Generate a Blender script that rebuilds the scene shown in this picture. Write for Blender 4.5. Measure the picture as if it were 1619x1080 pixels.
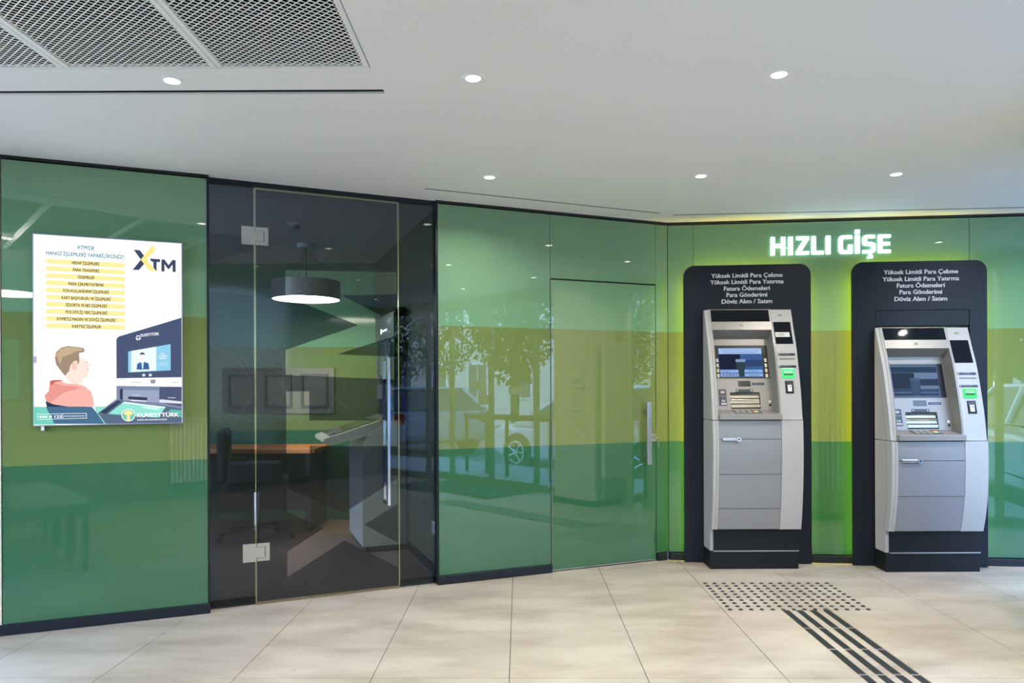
import bpy, bmesh, math, random
from mathutils import Matrix, Vector
from mathutils.geometry import tessellate_polygon

for _o in list(bpy.data.objects):
    bpy.data.objects.remove(_o)
S = bpy.context.scene
COL = S.collection

# ------------------------------------------------------------------ camera, light, exposure
cam_d = bpy.data.cameras.new('camera')
cam_d.sensor_width = 36.0
cam_d.sensor_fit = 'HORIZONTAL'
cam_d.lens = 36.0 * 1114.4 / 1619.0
cam_d.shift_y = (614.6 - 540.0) / 1619.0
cam_d.clip_start = 0.02
cam_d.clip_end = 300
cam = bpy.data.objects.new('camera', cam_d)
COL.objects.link(cam)
cam.matrix_world = (Matrix.Translation((0, 0, 1.26)) @ Matrix.Rotation(math.pi / 2, 4, 'X')
                    @ Matrix.Rotation(-0.0043, 4, 'Z'))
S.camera = cam

world = bpy.data.worlds.new('sky')
S.world = world
world.use_nodes = True
WN = world.node_tree
WN.nodes.clear()
w_out = WN.nodes.new('ShaderNodeOutputWorld')
w_bg = WN.nodes.new('ShaderNodeBackground')
w_ramp = WN.nodes.new('ShaderNodeValToRGB')
w_sep = WN.nodes.new('ShaderNodeSeparateXYZ')
w_tc = WN.nodes.new('ShaderNodeTexCoord')
w_ramp.color_ramp.elements[0].position = 0.0
w_ramp.color_ramp.elements[0].color = (0.64, 0.80, 1.0, 1)
w_ramp.color_ramp.elements[1].position = 0.9
w_ramp.color_ramp.elements[1].color = (0.16, 0.36, 0.95, 1)
WN.links.new(w_tc.outputs['Generated'], w_sep.inputs[0])
WN.links.new(w_sep.outputs['Z'], w_ramp.inputs[0])
WN.links.new(w_ramp.outputs[0], w_bg.inputs[0])
WN.links.new(w_bg.outputs[0], w_out.inputs[0])
w_bg.inputs[1].default_value = 13.0          # dusk sky strength

DOWNLIGHT_W = 11.0                           # each ceiling downlight
PENDANT_E = 26.0

S.view_settings.view_transform = 'Standard'
S.view_settings.look = 'None'
S.view_settings.gamma = 1.0
S.view_settings.use_curve_mapping = False
S.view_settings.exposure = 0.17
S.cycles.max_bounces = 10
S.cycles.transparent_max_bounces = 16
S.cycles.diffuse_bounces = 5
S.cycles.glossy_bounces = 5
S.cycles.caustics_reflective = False
S.cycles.caustics_refractive = False
S.cycles.sample_clamp_indirect = 6.0
S.cycles.use_adaptive_sampling = False

rnd = random.Random(7)

# ------------------------------------------------------------------ helpers
def lin(c):
    c = c / 255.0
    return c / 12.92 if c <= 0.04045 else ((c + 0.055) / 1.055) ** 2.4

def rgb(h):
    h = h.lstrip('#')
    return (lin(int(h[0:2], 16)), lin(int(h[2:4], 16)), lin(int(h[4:6], 16)), 1.0)

MATS = {}
def mat(name, color=(0.8, 0.8, 0.8, 1), rough=0.5, metal=0.0, ior=1.5, coat=0.0, emit=None, es=1.0,
        noise=0.0, nscale=20.0, bump=0.0, nstretch=None):
    if name in MATS:
        return MATS[name]
    m = bpy.data.materials.new(name)
    m.use_nodes = True
    nt = m.node_tree
    b = nt.nodes['Principled BSDF']
    if isinstance(color, str):
        color = rgb(color)
    b.inputs['Base Color'].default_value = color
    b.inputs['Roughness'].default_value = rough
    b.inputs['Metallic'].default_value = metal
    b.inputs['IOR'].default_value = ior
    b.inputs['Coat Weight'].default_value = coat
    b.inputs['Coat Roughness'].default_value = 0.02
    if emit is not None:
        b.inputs['Emission Color'].default_value = rgb(emit) if isinstance(emit, str) else emit
        b.inputs['Emission Strength'].default_value = es
    if noise > 0 or bump > 0:
        tc = nt.nodes.new('ShaderNodeTexCoord')
        mp = nt.nodes.new('ShaderNodeMapping')
        if nstretch:
            mp.inputs['Scale'].default_value = nstretch
        nz = nt.nodes.new('ShaderNodeTexNoise')
        nz.inputs['Scale'].default_value = nscale
        nz.inputs['Detail'].default_value = 6
        nt.links.new(tc.outputs['Object'], mp.inputs[0])
        nt.links.new(mp.outputs[0], nz.inputs['Vector'])
        if noise > 0:
            mx = nt.nodes.new('ShaderNodeMix')
            mx.data_type = 'RGBA'
            mx.inputs[6].default_value = tuple(max(0, c * (1 - noise)) for c in color[:3]) + (1,)
            mx.inputs[7].default_value = tuple(min(1, c * (1 + noise)) for c in color[:3]) + (1,)
            nt.links.new(nz.outputs['Fac'], mx.inputs[0])
            nt.links.new(mx.outputs[2], b.inputs['Base Color'])
        if bump > 0:
            bp = nt.nodes.new('ShaderNodeBump')
            bp.inputs['Strength'].default_value = bump
            bp.inputs['Distance'].default_value = 0.002
            nt.links.new(nz.outputs['Fac'], bp.inputs['Height'])
            nt.links.new(bp.outputs[0], b.inputs['Normal'])
    MATS[name] = m
    return m

def printed(name, color, es=1.0):
    """ink on a backlit sheet: gives off light"""
    if name in MATS:
        return MATS[name]
    m = bpy.data.materials.new(name)
    m.use_nodes = True
    nt = m.node_tree
    nt.nodes.clear()
    o = nt.nodes.new('ShaderNodeOutputMaterial')
    e = nt.nodes.new('ShaderNodeEmission')
    e.inputs[0].default_value = rgb(color) if isinstance(color, str) else color
    e.inputs[1].default_value = es
    nt.links.new(e.outputs[0], o.inputs[0])
    MATS[name] = m
    return m

def glass(name, tint, ior=1.5, rough=0.0, gain=1.0):
    """thin sheet glass: fresnel reflection over tinted see-through"""
    if name in MATS:
        return MATS[name]
    m = bpy.data.materials.new(name)
    m.use_nodes = True
    nt = m.node_tree
    nt.nodes.clear()
    o = nt.nodes.new('ShaderNodeOutputMaterial')
    t = nt.nodes.new('ShaderNodeBsdfTransparent')
    t.inputs[0].default_value = tint
    g = nt.nodes.new('ShaderNodeBsdfGlossy')
    g.inputs['Roughness'].default_value = rough
    fr = nt.nodes.new('ShaderNodeFresnel')
    ge = nt.nodes.new('ShaderNodeNewGeometry')
    im = nt.nodes.new('ShaderNodeMix')          # same reflectance from either face of the sheet
    im.inputs[2].default_value = ior
    im.inputs[3].default_value = 1.0 / ior
    nt.links.new(ge.outputs['Backfacing'], im.inputs[0])
    nt.links.new(im.outputs[0], fr.inputs[0])
    mu = nt.nodes.new('ShaderNodeMath')
    mu.operation = 'MULTIPLY'
    mu.inputs[1].default_value = gain
    mu.use_clamp = True
    mx = nt.nodes.new('ShaderNodeMixShader')
    nt.links.new(fr.outputs[0], mu.inputs[0])
    nt.links.new(mu.outputs[0], mx.inputs[0])
    nt.links.new(t.outputs[0], mx.inputs[1])
    nt.links.new(g.outputs[0], mx.inputs[2])
    nt.links.new(mx.outputs[0], o.inputs[0])
    MATS[name] = m
    return m

def B():
    return bmesh.new()

def box(bm, x0, x1, y0, y1, z0, z1, bev=0.0, seg=2):
    vs = [bm.verts.new(p) for p in ((x0, y0, z0), (x1, y0, z0), (x1, y1, z0), (x0, y1, z0),
                                    (x0, y0, z1), (x1, y0, z1), (x1, y1, z1), (x0, y1, z1))]
    fs = [bm.faces.new([vs[i] for i in f]) for f in
          ((3, 2, 1, 0), (4, 5, 6, 7), (0, 1, 5, 4), (1, 2, 6, 5), (2, 3, 7, 6), (3, 0, 4, 7))]
    if bev > 0:
        es = list({e for f in fs for e in f.edges})
        bmesh.ops.bevel(bm, geom=es, offset=bev, segments=seg, profile=0.5, affect='EDGES')

def poly(bm, pts3):
    """flat polygon from 3-D points, triangulated"""
    vs = [bm.verts.new(p) for p in pts3]
    for t in tessellate_polygon([[Vector(p) for p in pts3]]):
        try:
            bm.faces.new([vs[i] for i in t])
        except ValueError:
            pass

def prism(bm, pts, fn0, fn1, holes=()):
    """extrude the 2-D outline pts (with holes) between two mappings of (a, b) to 3-D"""
    loops = [list(pts)] + [list(h) for h in holes]
    flat = [p for l in loops for p in l]
    v0 = [bm.verts.new(fn0(*p)) for p in flat]
    v1 = [bm.verts.new(fn1(*p)) for p in flat]
    for t in tessellate_polygon([[Vector((p[0], p[1], 0)) for p in l] for l in loops]):
        for v in (v0, v1):
            try:
                bm.faces.new([v[i] for i in t])
            except ValueError:
                pass
    k = 0
    for l in loops:
        n = len(l)
        for i in range(n):
            j = (i + 1) % n
            bm.faces.new((v0[k + i], v0[k + j], v1[k + j], v1[k + i]))
        k += n
    bmesh.ops.recalc_face_normals(bm, faces=bm.faces)

def plate(bm, pts, y0, y1, holes=()):
    """outline in x, z; thickness along y"""
    prism(bm, pts, lambda a, b: (a, y0, b), lambda a, b: (a, y1, b), holes)

def side(bm, pts, x0, x1):
    """outline in y, z; thickness along x"""
    prism(bm, pts, lambda a, b: (x0, a, b), lambda a, b: (x1, a, b))

def cyl(bm, c, r, h, axis='z', n=24, r2=None, ring=None):
    """solid cylinder starting at c; ring = inner radius for a washer"""
    r2 = r if r2 is None else r2
    def pt(a, rr, d):
        u, v = rr * math.cos(a), rr * math.sin(a)
        if axis == 'z':
            return (c[0] + u, c[1] + v, c[2] + d)
        if axis == 'y':
            return (c[0] + u, c[1] + d, c[2] + v)
        return (c[0] + d, c[1] + u, c[2] + v)
    A = [2 * math.pi * i / n for i in range(n)]
    b = [bm.verts.new(pt(a, r, 0)) for a in A]
    t = [bm.verts.new(pt(a, r2, h)) for a in A]
    for i in range(n):
        j = (i + 1) % n
        bm.faces.new((b[i], b[j], t[j], t[i]))
    if ring is None:
        bm.faces.new(b[::-1])
        bm.faces.new(t)
    else:
        bi = [bm.verts.new(pt(a, ring, 0)) for a in A]
        ti = [bm.verts.new(pt(a, ring, h)) for a in A]
        for i in range(n):
            j = (i + 1) % n
            bm.faces.new((bi[j], bi[i], ti[i], ti[j]))
            bm.faces.new((b[j], b[i], bi[i], bi[j]))
            bm.faces.new((t[i], t[j], ti[j], ti[i]))
    bmesh.ops.recalc_face_normals(bm, faces=bm.faces)

def tube(bm, p0, p1, r, n=8):
    p0, p1 = Vector(p0), Vector(p1)
    d = (p1 - p0).normalized()
    up = Vector((0, 0, 1)) if abs(d.z) < 0.9 else Vector((1, 0, 0))
    u = d.cross(up).normalized()
    v = d.cross(u)
    a = [bm.verts.new(p0 + (u * math.cos(t) + v * math.sin(t)) * r) for t in [2 * math.pi * i / n for i in range(n)]]
    b = [bm.verts.new(p1 + (u * math.cos(t) + v * math.sin(t)) * r) for t in [2 * math.pi * i / n for i in range(n)]]
    for i in range(n):
        j = (i + 1) % n
        bm.faces.new((a[i], a[j], b[j], b[i]))
    bm.faces.new(a[::-1])
    bm.faces.new(b)

def rrect(x0, x1, z0, z1, r, corners=(1, 1, 1, 1), n=8):
    """outline of a rounded rectangle; corners: bottom-left, bottom-right, top-right, top-left"""
    out = []
    for (cx, cz, a0, on) in ((x0 + r, z0 + r, math.pi, corners[0]), (x1 - r, z0 + r, 1.5 * math.pi, corners[1]),
                             (x1 - r, z1 - r, 0, corners[2]), (x0 + r, z1 - r, 0.5 * math.pi, corners[3])):
        if on:
            for i in range(n + 1):
                a = a0 + 0.5 * math.pi * i / n
                out.append((cx + r * math.cos(a), cz + r * math.sin(a)))
        else:
            sx = x0 if cx < (x0 + x1) / 2 else x1
            sz = z0 if cz < (z0 + z1) / 2 else z1
            out.append((sx, sz))
    return out

def mesh(name, bm, m, smooth=False):
    me = bpy.data.meshes.new(name)
    bm.to_mesh(me)
    bm.free()
    if m is not None:
        me.materials.append(m)
    if smooth:
        for p in me.polygons:
            p.use_smooth = True
    return me

def obj(name, bm, m, parent=None, loc=None, rot=None, smooth=False, label=None):
    me = bm if isinstance(bm, bpy.types.Mesh) else mesh(name, bm, m, smooth)
    o = bpy.data.objects.new(name, me)
    COL.objects.link(o)
    if parent is not None:
        o.parent = parent
    if loc is not None:
        o.location = loc
    if rot is not None:
        o.rotation_euler = rot
    if label:
        o['label'] = label
    return o

def tag(o, label, cat, group=None):
    o['label'] = label
    o['category'] = cat
    if group:
        o['group'] = group
    return o

def thing(name, label, cat, loc=(0, 0, 0), rz=0.0, group=None):
    o = bpy.data.objects.new(name, None)
    o.empty_display_size = 0.1
    COL.objects.link(o)
    o.location = loc
    o.rotation_euler = (0, 0, rz)
    return tag(o, label, cat, group)

def struct(name, bm, m, loc=None, rz=None, label=None, cat='wall'):
    o = obj(name, bm, m, None, loc, (0, 0, rz) if rz is not None else None)
    o['kind'] = 'structure'
    o['label'] = label or name
    o['category'] = cat
    return o

def struct_empty(name, loc, rz, label, cat):
    o = thing(name, label, cat, loc, rz)
    o['kind'] = 'structure'
    return o

def copy_tree(o, parent=None):
    c = o.copy()
    COL.objects.link(c)
    c.parent = parent
    for ch in list(o.children):
        copy_tree(ch, c)
    return c

def text(name, s, m, parent, cx, z, y, width=None, cap=0.03, depth=0.0006, bold=0.0, slant=0.0, flip=False, align='C', spin=0.0):
    """raised lettering in the x-z plane facing -y; cap = capital height, z = baseline"""
    cu = bpy.data.curves.new(name, 'FONT')
    cu.body = s
    cu.size = 1.0
    cu.resolution_u = 3
    tmp = bpy.data.objects.new('tmp', cu)
    COL.objects.link(tmp)
    bpy.context.view_layer.update()
    dg = bpy.context.evaluated_depsgraph_get()
    me = bpy.data.meshes.new_from_object(tmp.evaluated_get(dg))
    bpy.data.objects.remove(tmp)
    bpy.data.curves.remove(cu)
    if not me.vertices:
        return None
    xs = [v.co.x for v in me.vertices]
    x0, x1 = min(xs), max(xs)
    k = cap / 0.727
    kx = width / (x1 - x0) if width else k
    off = {'C': (x0 + x1) / 2, 'L': x0, 'R': x1}[align]
    bm = bmesh.new()
    bm.from_mesh(me)
    bpy.data.meshes.remove(me)
    if bold > 0:                              # heavier strokes: shifted doubles of every glyph
        src = list(bm.faces)
        for sx_, sy_ in ((bold, 0.0), (-bold, 0.0), (0.0, bold * .7), (0.0, -bold * .7)):
            r = bmesh.ops.duplicate(bm, geom=src)
            for v in [g for g in r['geom'] if isinstance(g, bmesh.types.BMVert)]:
                v.co.x += sx_
                v.co.y += sy_
    for v in bm.verts:
        x, zz = (v.co.x - off) * kx, v.co.y * k
        x += slant * zz
        if flip:
            x = -x
        xr = x * math.cos(spin) - zz * math.sin(spin)
        zr = x * math.sin(spin) + zz * math.cos(spin)
        v.co = Vector((xr, 0, zr))
    if depth > 0:
        r = bmesh.ops.extrude_face_region(bm, geom=list(bm.faces))
        for v in [g for g in r['geom'] if isinstance(g, bmesh.types.BMVert)]:
            v.co.y -= depth
    bmesh.ops.recalc_face_normals(bm, faces=bm.faces)
    return obj(name, bm, m, parent, (cx, y, z))

# ------------------------------------------------------------------ materials
def banded(name, rough=0.0, ior=1.95):
    """back-painted glass: three colour fields split at two heights"""
    m = bpy.data.materials.new(name)
    m.use_nodes = True
    nt = m.node_tree
    b = nt.nodes['Principled BSDF']
    geo = nt.nodes.new('ShaderNodeNewGeometry')
    sep = nt.nodes.new('ShaderNodeSeparateXYZ')
    dv = nt.nodes.new('ShaderNodeMath')
    dv.operation = 'DIVIDE'
    dv.inputs[1].default_value = 2.5
    cr = nt.nodes.new('ShaderNodeValToRGB')
    cr.color_ramp.interpolation = 'CONSTANT'
    e = cr.color_ramp.elements
    e[0].position = 0.0
    e[0].color = GREEN_LOW
    e[1].position = 0.865 / 2.5
    e[1].color = GREEN_MID
    k = e.new(1.6695 / 2.5)
    k.color = GREEN_TOP
    nt.links.new(geo.outputs['Position'], sep.inputs[0])
    nt.links.new(sep.outputs['Z'], dv.inputs[0])
    nt.links.new(dv.outputs[0], cr.inputs[0])
    df = nt.nodes.new('ShaderNodeBsdfDiffuse')
    gl = nt.nodes.new('ShaderNodeBsdfGlossy')
    gl.inputs['Roughness'].default_value = rough
    fr = nt.nodes.new('ShaderNodeFresnel')
    fr.inputs[0].default_value = ior
    mx = nt.nodes.new('ShaderNodeMixShader')
    nt.links.new(cr.outputs[0], df.inputs[0])
    nt.links.new(fr.outputs[0], mx.inputs[0])
    nt.links.new(df.outputs[0], mx.inputs[1])
    nt.links.new(gl.outputs[0], mx.inputs[2])
    nt.links.new(mx.outputs[0], nt.nodes['Material Output'].inputs[0])
    nt.nodes.remove(b)
    return m

GREEN_TOP = (0.15, 0.295, 0.165, 1)
GREEN_MID = (0.145, 0.20, 0.062, 1)
GREEN_LOW = (0.032, 0.128, 0.060, 1)
M_green = banded('banded green glass')
M_white = mat('matt white ceiling', (0.87, 0.87, 0.87, 1), 0.85, noise=0.01, nscale=3)
M_beige = mat('cream painted wall', '#d6cfbd', 0.8, noise=0.03, nscale=4)
M_dark = mat('anthracite lacquer', '#1b212a', 0.4, ior=1.35)
M_black = mat('black', '#0c0e11', 0.5)
M_panel = mat('anthracite panel', '#1a2029', 0.4, ior=1.28, noise=0.04, nscale=60)
M_steel = mat('brushed steel', '#c9c9cc', 0.3, 1.0, bump=0.1, nscale=80, nstretch=(1, 1, 12))
M_letter = mat('white lettering', '#e8e8ea', 0.5)
M_joint = mat('silicone joint', '#3c4238', 0.6)
M_grout = mat('grout', '#2e2a25', 0.9)

def tile_material():
    m = bpy.data.materials.new('stone look porcelain')
    m.use_nodes = True
    nt = m.node_tree
    b = nt.nodes['Principled BSDF']
    geo = nt.nodes.new('ShaderNodeNewGeometry')
    mp = nt.nodes.new('ShaderNodeMapping')
    mp.inputs['Scale'].default_value = (1.0, 2.6, 1)
    n1 = nt.nodes.new('ShaderNodeTexNoise')
    n1.inputs['Scale'].default_value = 1.6
    n1.inputs['Detail'].default_value = 8
    n1.inputs['Roughness'].default_value = 0.62
    n2 = nt.nodes.new('ShaderNodeTexNoise')
    n2.inputs['Scale'].default_value = 34
    n2.inputs['Detail'].default_value = 3
    cr = nt.nodes.new('ShaderNodeValToRGB')
    cr.color_ramp.elements[0].position = 0.32
    cr.color_ramp.elements[0].color = rgb('#928778')
    cr.color_ramp.elements[1].position = 0.62
    cr.color_ramp.elements[1].color = rgb('#b0a798')
    sp = nt.nodes.new('ShaderNodeValToRGB')
    sp.color_ramp.elements[0].position = 0.24
    sp.color_ramp.elements[0].color = (0.55, 0.5, 0.42, 1)
    sp.color_ramp.elements[1].position = 0.30
    sp.color_ramp.elements[1].color = (1, 1, 1, 1)
    mx = nt.nodes.new('ShaderNodeMix')
    mx.data_type = 'RGBA'
    mx.blend_type = 'MULTIPLY'
    mx.inputs[0].default_value = 1.0
    nt.links.new(geo.outputs['Position'], mp.inputs[0])
    nt.links.new(mp.outputs[0], n1.inputs['Vector'])
    nt.links.new(geo.outputs['Position'], n2.inputs['Vector'])
    nt.links.new(n1.outputs['Fac'], cr.inputs[0])
    nt.links.new(n2.outputs['Fac'], sp.inputs[0])
    nt.links.new(cr.outputs[0], mx.inputs[6])
    nt.links.new(sp.outputs[0], mx.inputs[7])
    nt.links.new(mx.outputs[2], b.inputs['Base Color'])
    b.inputs['Roughness'].default_value = 0.42
    return m
M_tile = tile_material()

# ------------------------------------------------------------------ plan of the room
CZ = 2.477                                   # ceiling height
W1 = (4.657, 0.3912)                         # Y = a + b X, faces of the glass walls
W2 = (4.732, 0.3978)
W3 = (5.303, -0.0985)
WD = (4.78, 0.4317)
def frame(w):
    return (0, w[0], 0), math.atan(w[1])
X_GLASS = 2.90                               # shop front plane
Y_REAR = -0.60
Y_BAY = 3.42                                 # bay window plane facing the street
X_BAY = 5.2

# floor: tiles as parts
floor_bm = B()
box(floor_bm, -3.2, 3.0, Y_REAR, 3.39, -0.10, -0.003)
box(floor_bm, -3.2, X_BAY, 3.39, 5.3, -0.10, -0.003)
floor = struct('floor', floor_bm, M_grout, label='beige stone-look porcelain tile floor with thin dark joints', cat='floor')
tile_bm = B()
box(tile_bm, 0.0015, 0.5985, 0.0015, 1.1985, -0.003, 0.0, bev=0.0006, seg=1)
tile_me = mesh('tile', tile_bm, M_tile)
TY = -0.0104
for i in range(-6, 9):
    for j in range(-4, 2):
        a, b_ = -0.049 + 0.6 * i, 3.067 + 1.2 * j
        x, y = a * math.cos(TY) - b_ * math.sin(TY), a * math.sin(TY) + b_ * math.cos(TY)
        xc, yc = x + 0.3, y + 0.6
        if yc > 4.9 + 0.42 * min(xc, 1.1) + 0.75 or yc < -0.9 or (xc > 3.0 and yc < 3.1 and xc > 3.4):
            continue
        obj('tile', tile_me, None, floor, (x, y, 0), (0, 0, TY))

# ceiling
c_bm = B()
GX0, GX1, GY0, GY1 = -2.83, -0.53, 0.55, 2.667        # opening of the mesh grille
SL0, SL1 = 2.862, 2.902                                # long slot beside the grille
for (x0, x1, y0, y1) in ((-3.2, GX0, Y_REAR, GY1), (GX1, 3.0, Y_REAR, GY1), (GX0, GX1, Y_REAR, GY0),
                         (-3.2, 3.0, GY1, SL0), (-0.518, 3.0, SL0, SL1), (-3.2, 3.0, SL1, 3.39), (-3.2, X_BAY, 3.39, 5.3)):
    box(c_bm, x0, x1, y0, y1, CZ, CZ + 0.10)
ceiling = struct('ceiling', c_bm, M_white, label='smooth white painted plasterboard ceiling', cat='ceiling')
c2 = B()
box(c2, GX0 - 0.3, GX1 + 0.3, GY0 - 0.3, 3.1, CZ + 0.42, CZ + 0.45)
box(c2, GX0 - 0.3, GX0 - 0.27, GY0 - 0.3, 3.1, CZ + 0.1, CZ + 0.42)
box(c2, GX1 + 0.27, GX1 + 0.3, GY0 - 0.3, 3.1, CZ + 0.1, CZ + 0.42)
box(c2, GX0 - 0.3, GX1 + 0.3, GY0 - 0.3, GY0 - 0.27, CZ + 0.1, CZ + 0.42)
box(c2, GX0 - 0.3, GX1 + 0.3, 3.07, 3.1, CZ + 0.1, CZ + 0.42)
box(c2, GX0, GX1, GY1 - 0.004, GY1 + 0.0005, CZ + 0.014, CZ + 0.1)
box(c2, GX0, GX1, GY0 - 0.0005, GY0 + 0.004, CZ + 0.014, CZ + 0.1)
box(c2, GX1 - 0.004, GX1 + 0.0005, GY0, GY1, CZ + 0.014, CZ + 0.1)
box(c2, GX0 - 0.0005, GX0 + 0.004, GY0, GY1, CZ + 0.014, CZ + 0.1)
box(c2, -3.2, -0.518, SL1 - 0.004, SL1 + 0.0005, CZ + 0.009, CZ + 0.1)
box(c2, -3.2, -0.518, SL0, SL1, CZ + 0.09, CZ + 0.11)
obj('plenum_box', c2, M_black, ceiling)
# two hairline air slots in the ceiling along the glass walls
for (p, q) in (((-0.522, 4.276), (1.03, 4.904)), ((1.138, 4.958), (3.9, 4.76))):
    s = B()
    L = math.hypot(q[0] - p[0], q[1] - p[1])
    box(s, 0, L, -0.005, 0.005, -0.0015, 0.0)
    obj('air_slot', s, M_dark, ceiling, (p[0], p[1], CZ), (0, 0, math.atan2(q[1] - p[1], q[0] - p[0])))

# walls of banded glass ------------------------------------------------------
def glass_wall(name, w, u0, u1, joints, label, gap=0.0025, thick=0.012, holes=None):
    loc, rz = frame(w)
    root = struct_empty(name, loc, rz, label, 'wall')
    core = B()
    box(core, u0, u1, thick + 0.002, thick + 0.03, 0.0, CZ)
    obj('wall_core', core, M_dark, root)
    e = [u0] + joints + [u1]
    for i in range(len(e) - 1):
        z0, z1 = (0.055, CZ - 0.022)
        bm = B()
        if holes and i in holes:
            z0 = holes[i]
        box(bm, e[i] + gap / 2, e[i + 1] - gap / 2, 0, thick, z0, z1, bev=0.0012, seg=1)
        obj('glass_panel', bm, M_green, root)
    return root

wall_left = glass_wall('wall_left', W1, -2.822, -1.847, [], 'green banded glass wall panel behind the lit poster')
# cream return at the far left end of the left wall
bm = B()
box(bm, -3.45, -2.826, 0.0, 0.05, 0, CZ)
obj('wall_return', bm, M_beige, wall_left)
bm = B()
box(bm, -1.847, -1.838, -0.006, 0.045, 0.0, CZ - 0.02)
obj('edge_profile', bm, M_dark, wall_left)

wall_middle = glass_wall('wall_middle', W2, -0.512, 1.236, [0.286, 1.131], 'green banded glass wall between the dark door and the corner', holes={1: 2.018})
bm = B()
box(bm, -0.524, -0.514, -0.004, 0.05, 0.0, CZ - 0.02)
obj('edge_profile', bm, M_dark, wall_middle)
wall_right = glass_wall('wall_right', W3, 1.1556, 5.3, [1.341, 3.254], 'green banded glass wall behind the two cash machines')

bm = B()
box(bm, 1.150, 1.21, 0.004, 0.06, 0.0, CZ)
obj('corner_light_stop', bm, M_dark, wall_right)  # added behind the wall joint to keep sky light from leaking through

# baseboards and head trims
def base(name, w, u0, u1, h, t, label):
    loc, rz = frame(w)
    bm = B()
    box(bm, u0, u1, -t, 0.002, 0.0, h, bev=0.0015, seg=1)
    return struct(name, bm, M_dark, loc, rz, label, 'baseboard')
base('baseboard_left', W1, -2.85, -1.838, 0.055, 0.014, 'dark skirting under the left green panel')
base('baseboard_middle', W2, -0.524, 0.284, 0.055, 0.022, 'dark skirting under the green panel beside the dark door')
base('baseboard_corner', W2, 1.134, 1.215, 0.050, 0.02, 'short dark skirting between flush green door and corner')
base('baseboard_right', W3, 1.162, 5.2, 0.050, 0.028, 'dark skirting behind the cash machines')
def head(name, w, u0, u1, h, label, y0=-0.003):
    loc, rz = frame(w)
    bm = B()
    box(bm, u0, u1, y0, 0.014, CZ - h, CZ, bev=0.001, seg=1)
    return struct(name, bm, M_black, loc, rz, label, 'trim')
head('trim_1', W1, -2.9, -1.838, 0.016, 'thin dark head trim above the left green panel')
head('trim_2', W2, -0.526, 1.236, 0.016, 'thin dark head trim above the middle green panels')
head('trim_3', W3, 1.156, 5.2, 0.016, 'thin dark head trim above the right green panels')

# flush green door ------------------------------------------------------------
loc, rz = frame(W2)
door2 = struct_empty('door_2', loc, rz, 'flush green banded glass door with steel pull bar near the corner', 'door')
bm = B()
box(bm, 0.2895, 1.1275, -0.002, 0.011, 0.012, 2.008, bev=0.0015, seg=1)
obj('door_leaf', bm, M_green, door2)
bm = B()
for (a0, a1, z0, z1) in ((0.2845, 0.2875, 0.012, 2.014), (0.2845, 1.132, 2.010, 2.0145)):
    box(bm, a0, a1, -0.003, 0.011, z0, z1)
obj('door_gap_frame', bm, M_dark, door2)
bm = B()
box(bm, 0.2885, 0.2905, -0.0035, 0.0, 0.012, 2.008)
box(bm, 0.2895, 1.1275, -0.0035, 0.0, 0.008, 0.013)
obj('edge_strip', bm, M_steel, door2)
bm = B()
box(bm, 1.021, 1.056, -0.062, -0.045, 0.709, 1.158, bev=0.002)
box(bm, 1.028, 1.049, -0.045, -0.002, 0.760, 0.782)
box(bm, 1.028, 1.049, -0.045, -0.002, 1.075, 1.097)
obj('pull_bar', bm, M_steel, door2)
bm = B()
box(bm, 1.073, 1.124, -0.012, -0.002, 0.872, 0.924, bev=0.002)
lockp = obj('lock_plate', bm, M_steel, door2)
bm = B()
cyl(bm, (1.098, -0.019, 0.902), 0.009, 0.008, 'y', 16)
obj('key_cylinder', bm, M_steel, lockp)
bm = B()
box(bm, 1.0965, 1.0995, -0.040, -0.019, 0.896, 0.908)
box(bm, 1.090, 1.125, -0.044, -0.040, 0.892, 0.899)
box(bm, 1.1215, 1.1265, -0.043, -0.039, 0.826, 0.893)
obj('door_key', bm, M_steel, lockp)

# dark glass partition with the pivot door --------------------------------------
M_tint = glass('grey tinted glass', (0.91, 0.93, 0.92, 1), ior=1.5, gain=0.6)
M_film = glass('dark window film', (0.50, 0.52, 0.57, 1), ior=1.05)
M_edge = mat('glass edge', '#a8a860', 0.3)
loc, rz = frame(WD)
win1 = struct_empty('window_1', loc, rz, 'dark tinted fixed glass panes either side of the pivot door', 'window')
for (u0, u1) in ((-1.900, -1.640), (-0.779, -0.529)):
    bm = B()
    box(bm, u0, u1, 0, 0.010, 0.004, CZ - 0.012, bev=0.0008, seg=1)
    obj('pane', bm, M_tint, win1)
    bm = B()
    box(bm, u0 + 0.004, u1 - 0.004, 0.0112, 0.0116, 0.01, CZ - 0.02)
    obj('dark_film', bm, M_film, win1)
bm = B()
box(bm, -1.903, -0.527, -0.004, 0.03, CZ - 0.028, CZ)
obj('head_rail', bm, M_dark, win1)
for (u0, u1) in ((-1.900, -1.640), (-0.779, -0.529)):
    bm = B()
    box(bm, u0, u1, 0.012, 0.03, 0.0, 0.045)
    obj('sill_profile', bm, M_dark, win1)
for u in (-1.902, -0.5285):
    bm = B()
    box(bm, u - 0.003, u + 0.003, -0.002, 0.02, 0.0, CZ - 0.02)
    obj('edge_profile', bm, M_dark, win1)

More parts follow.
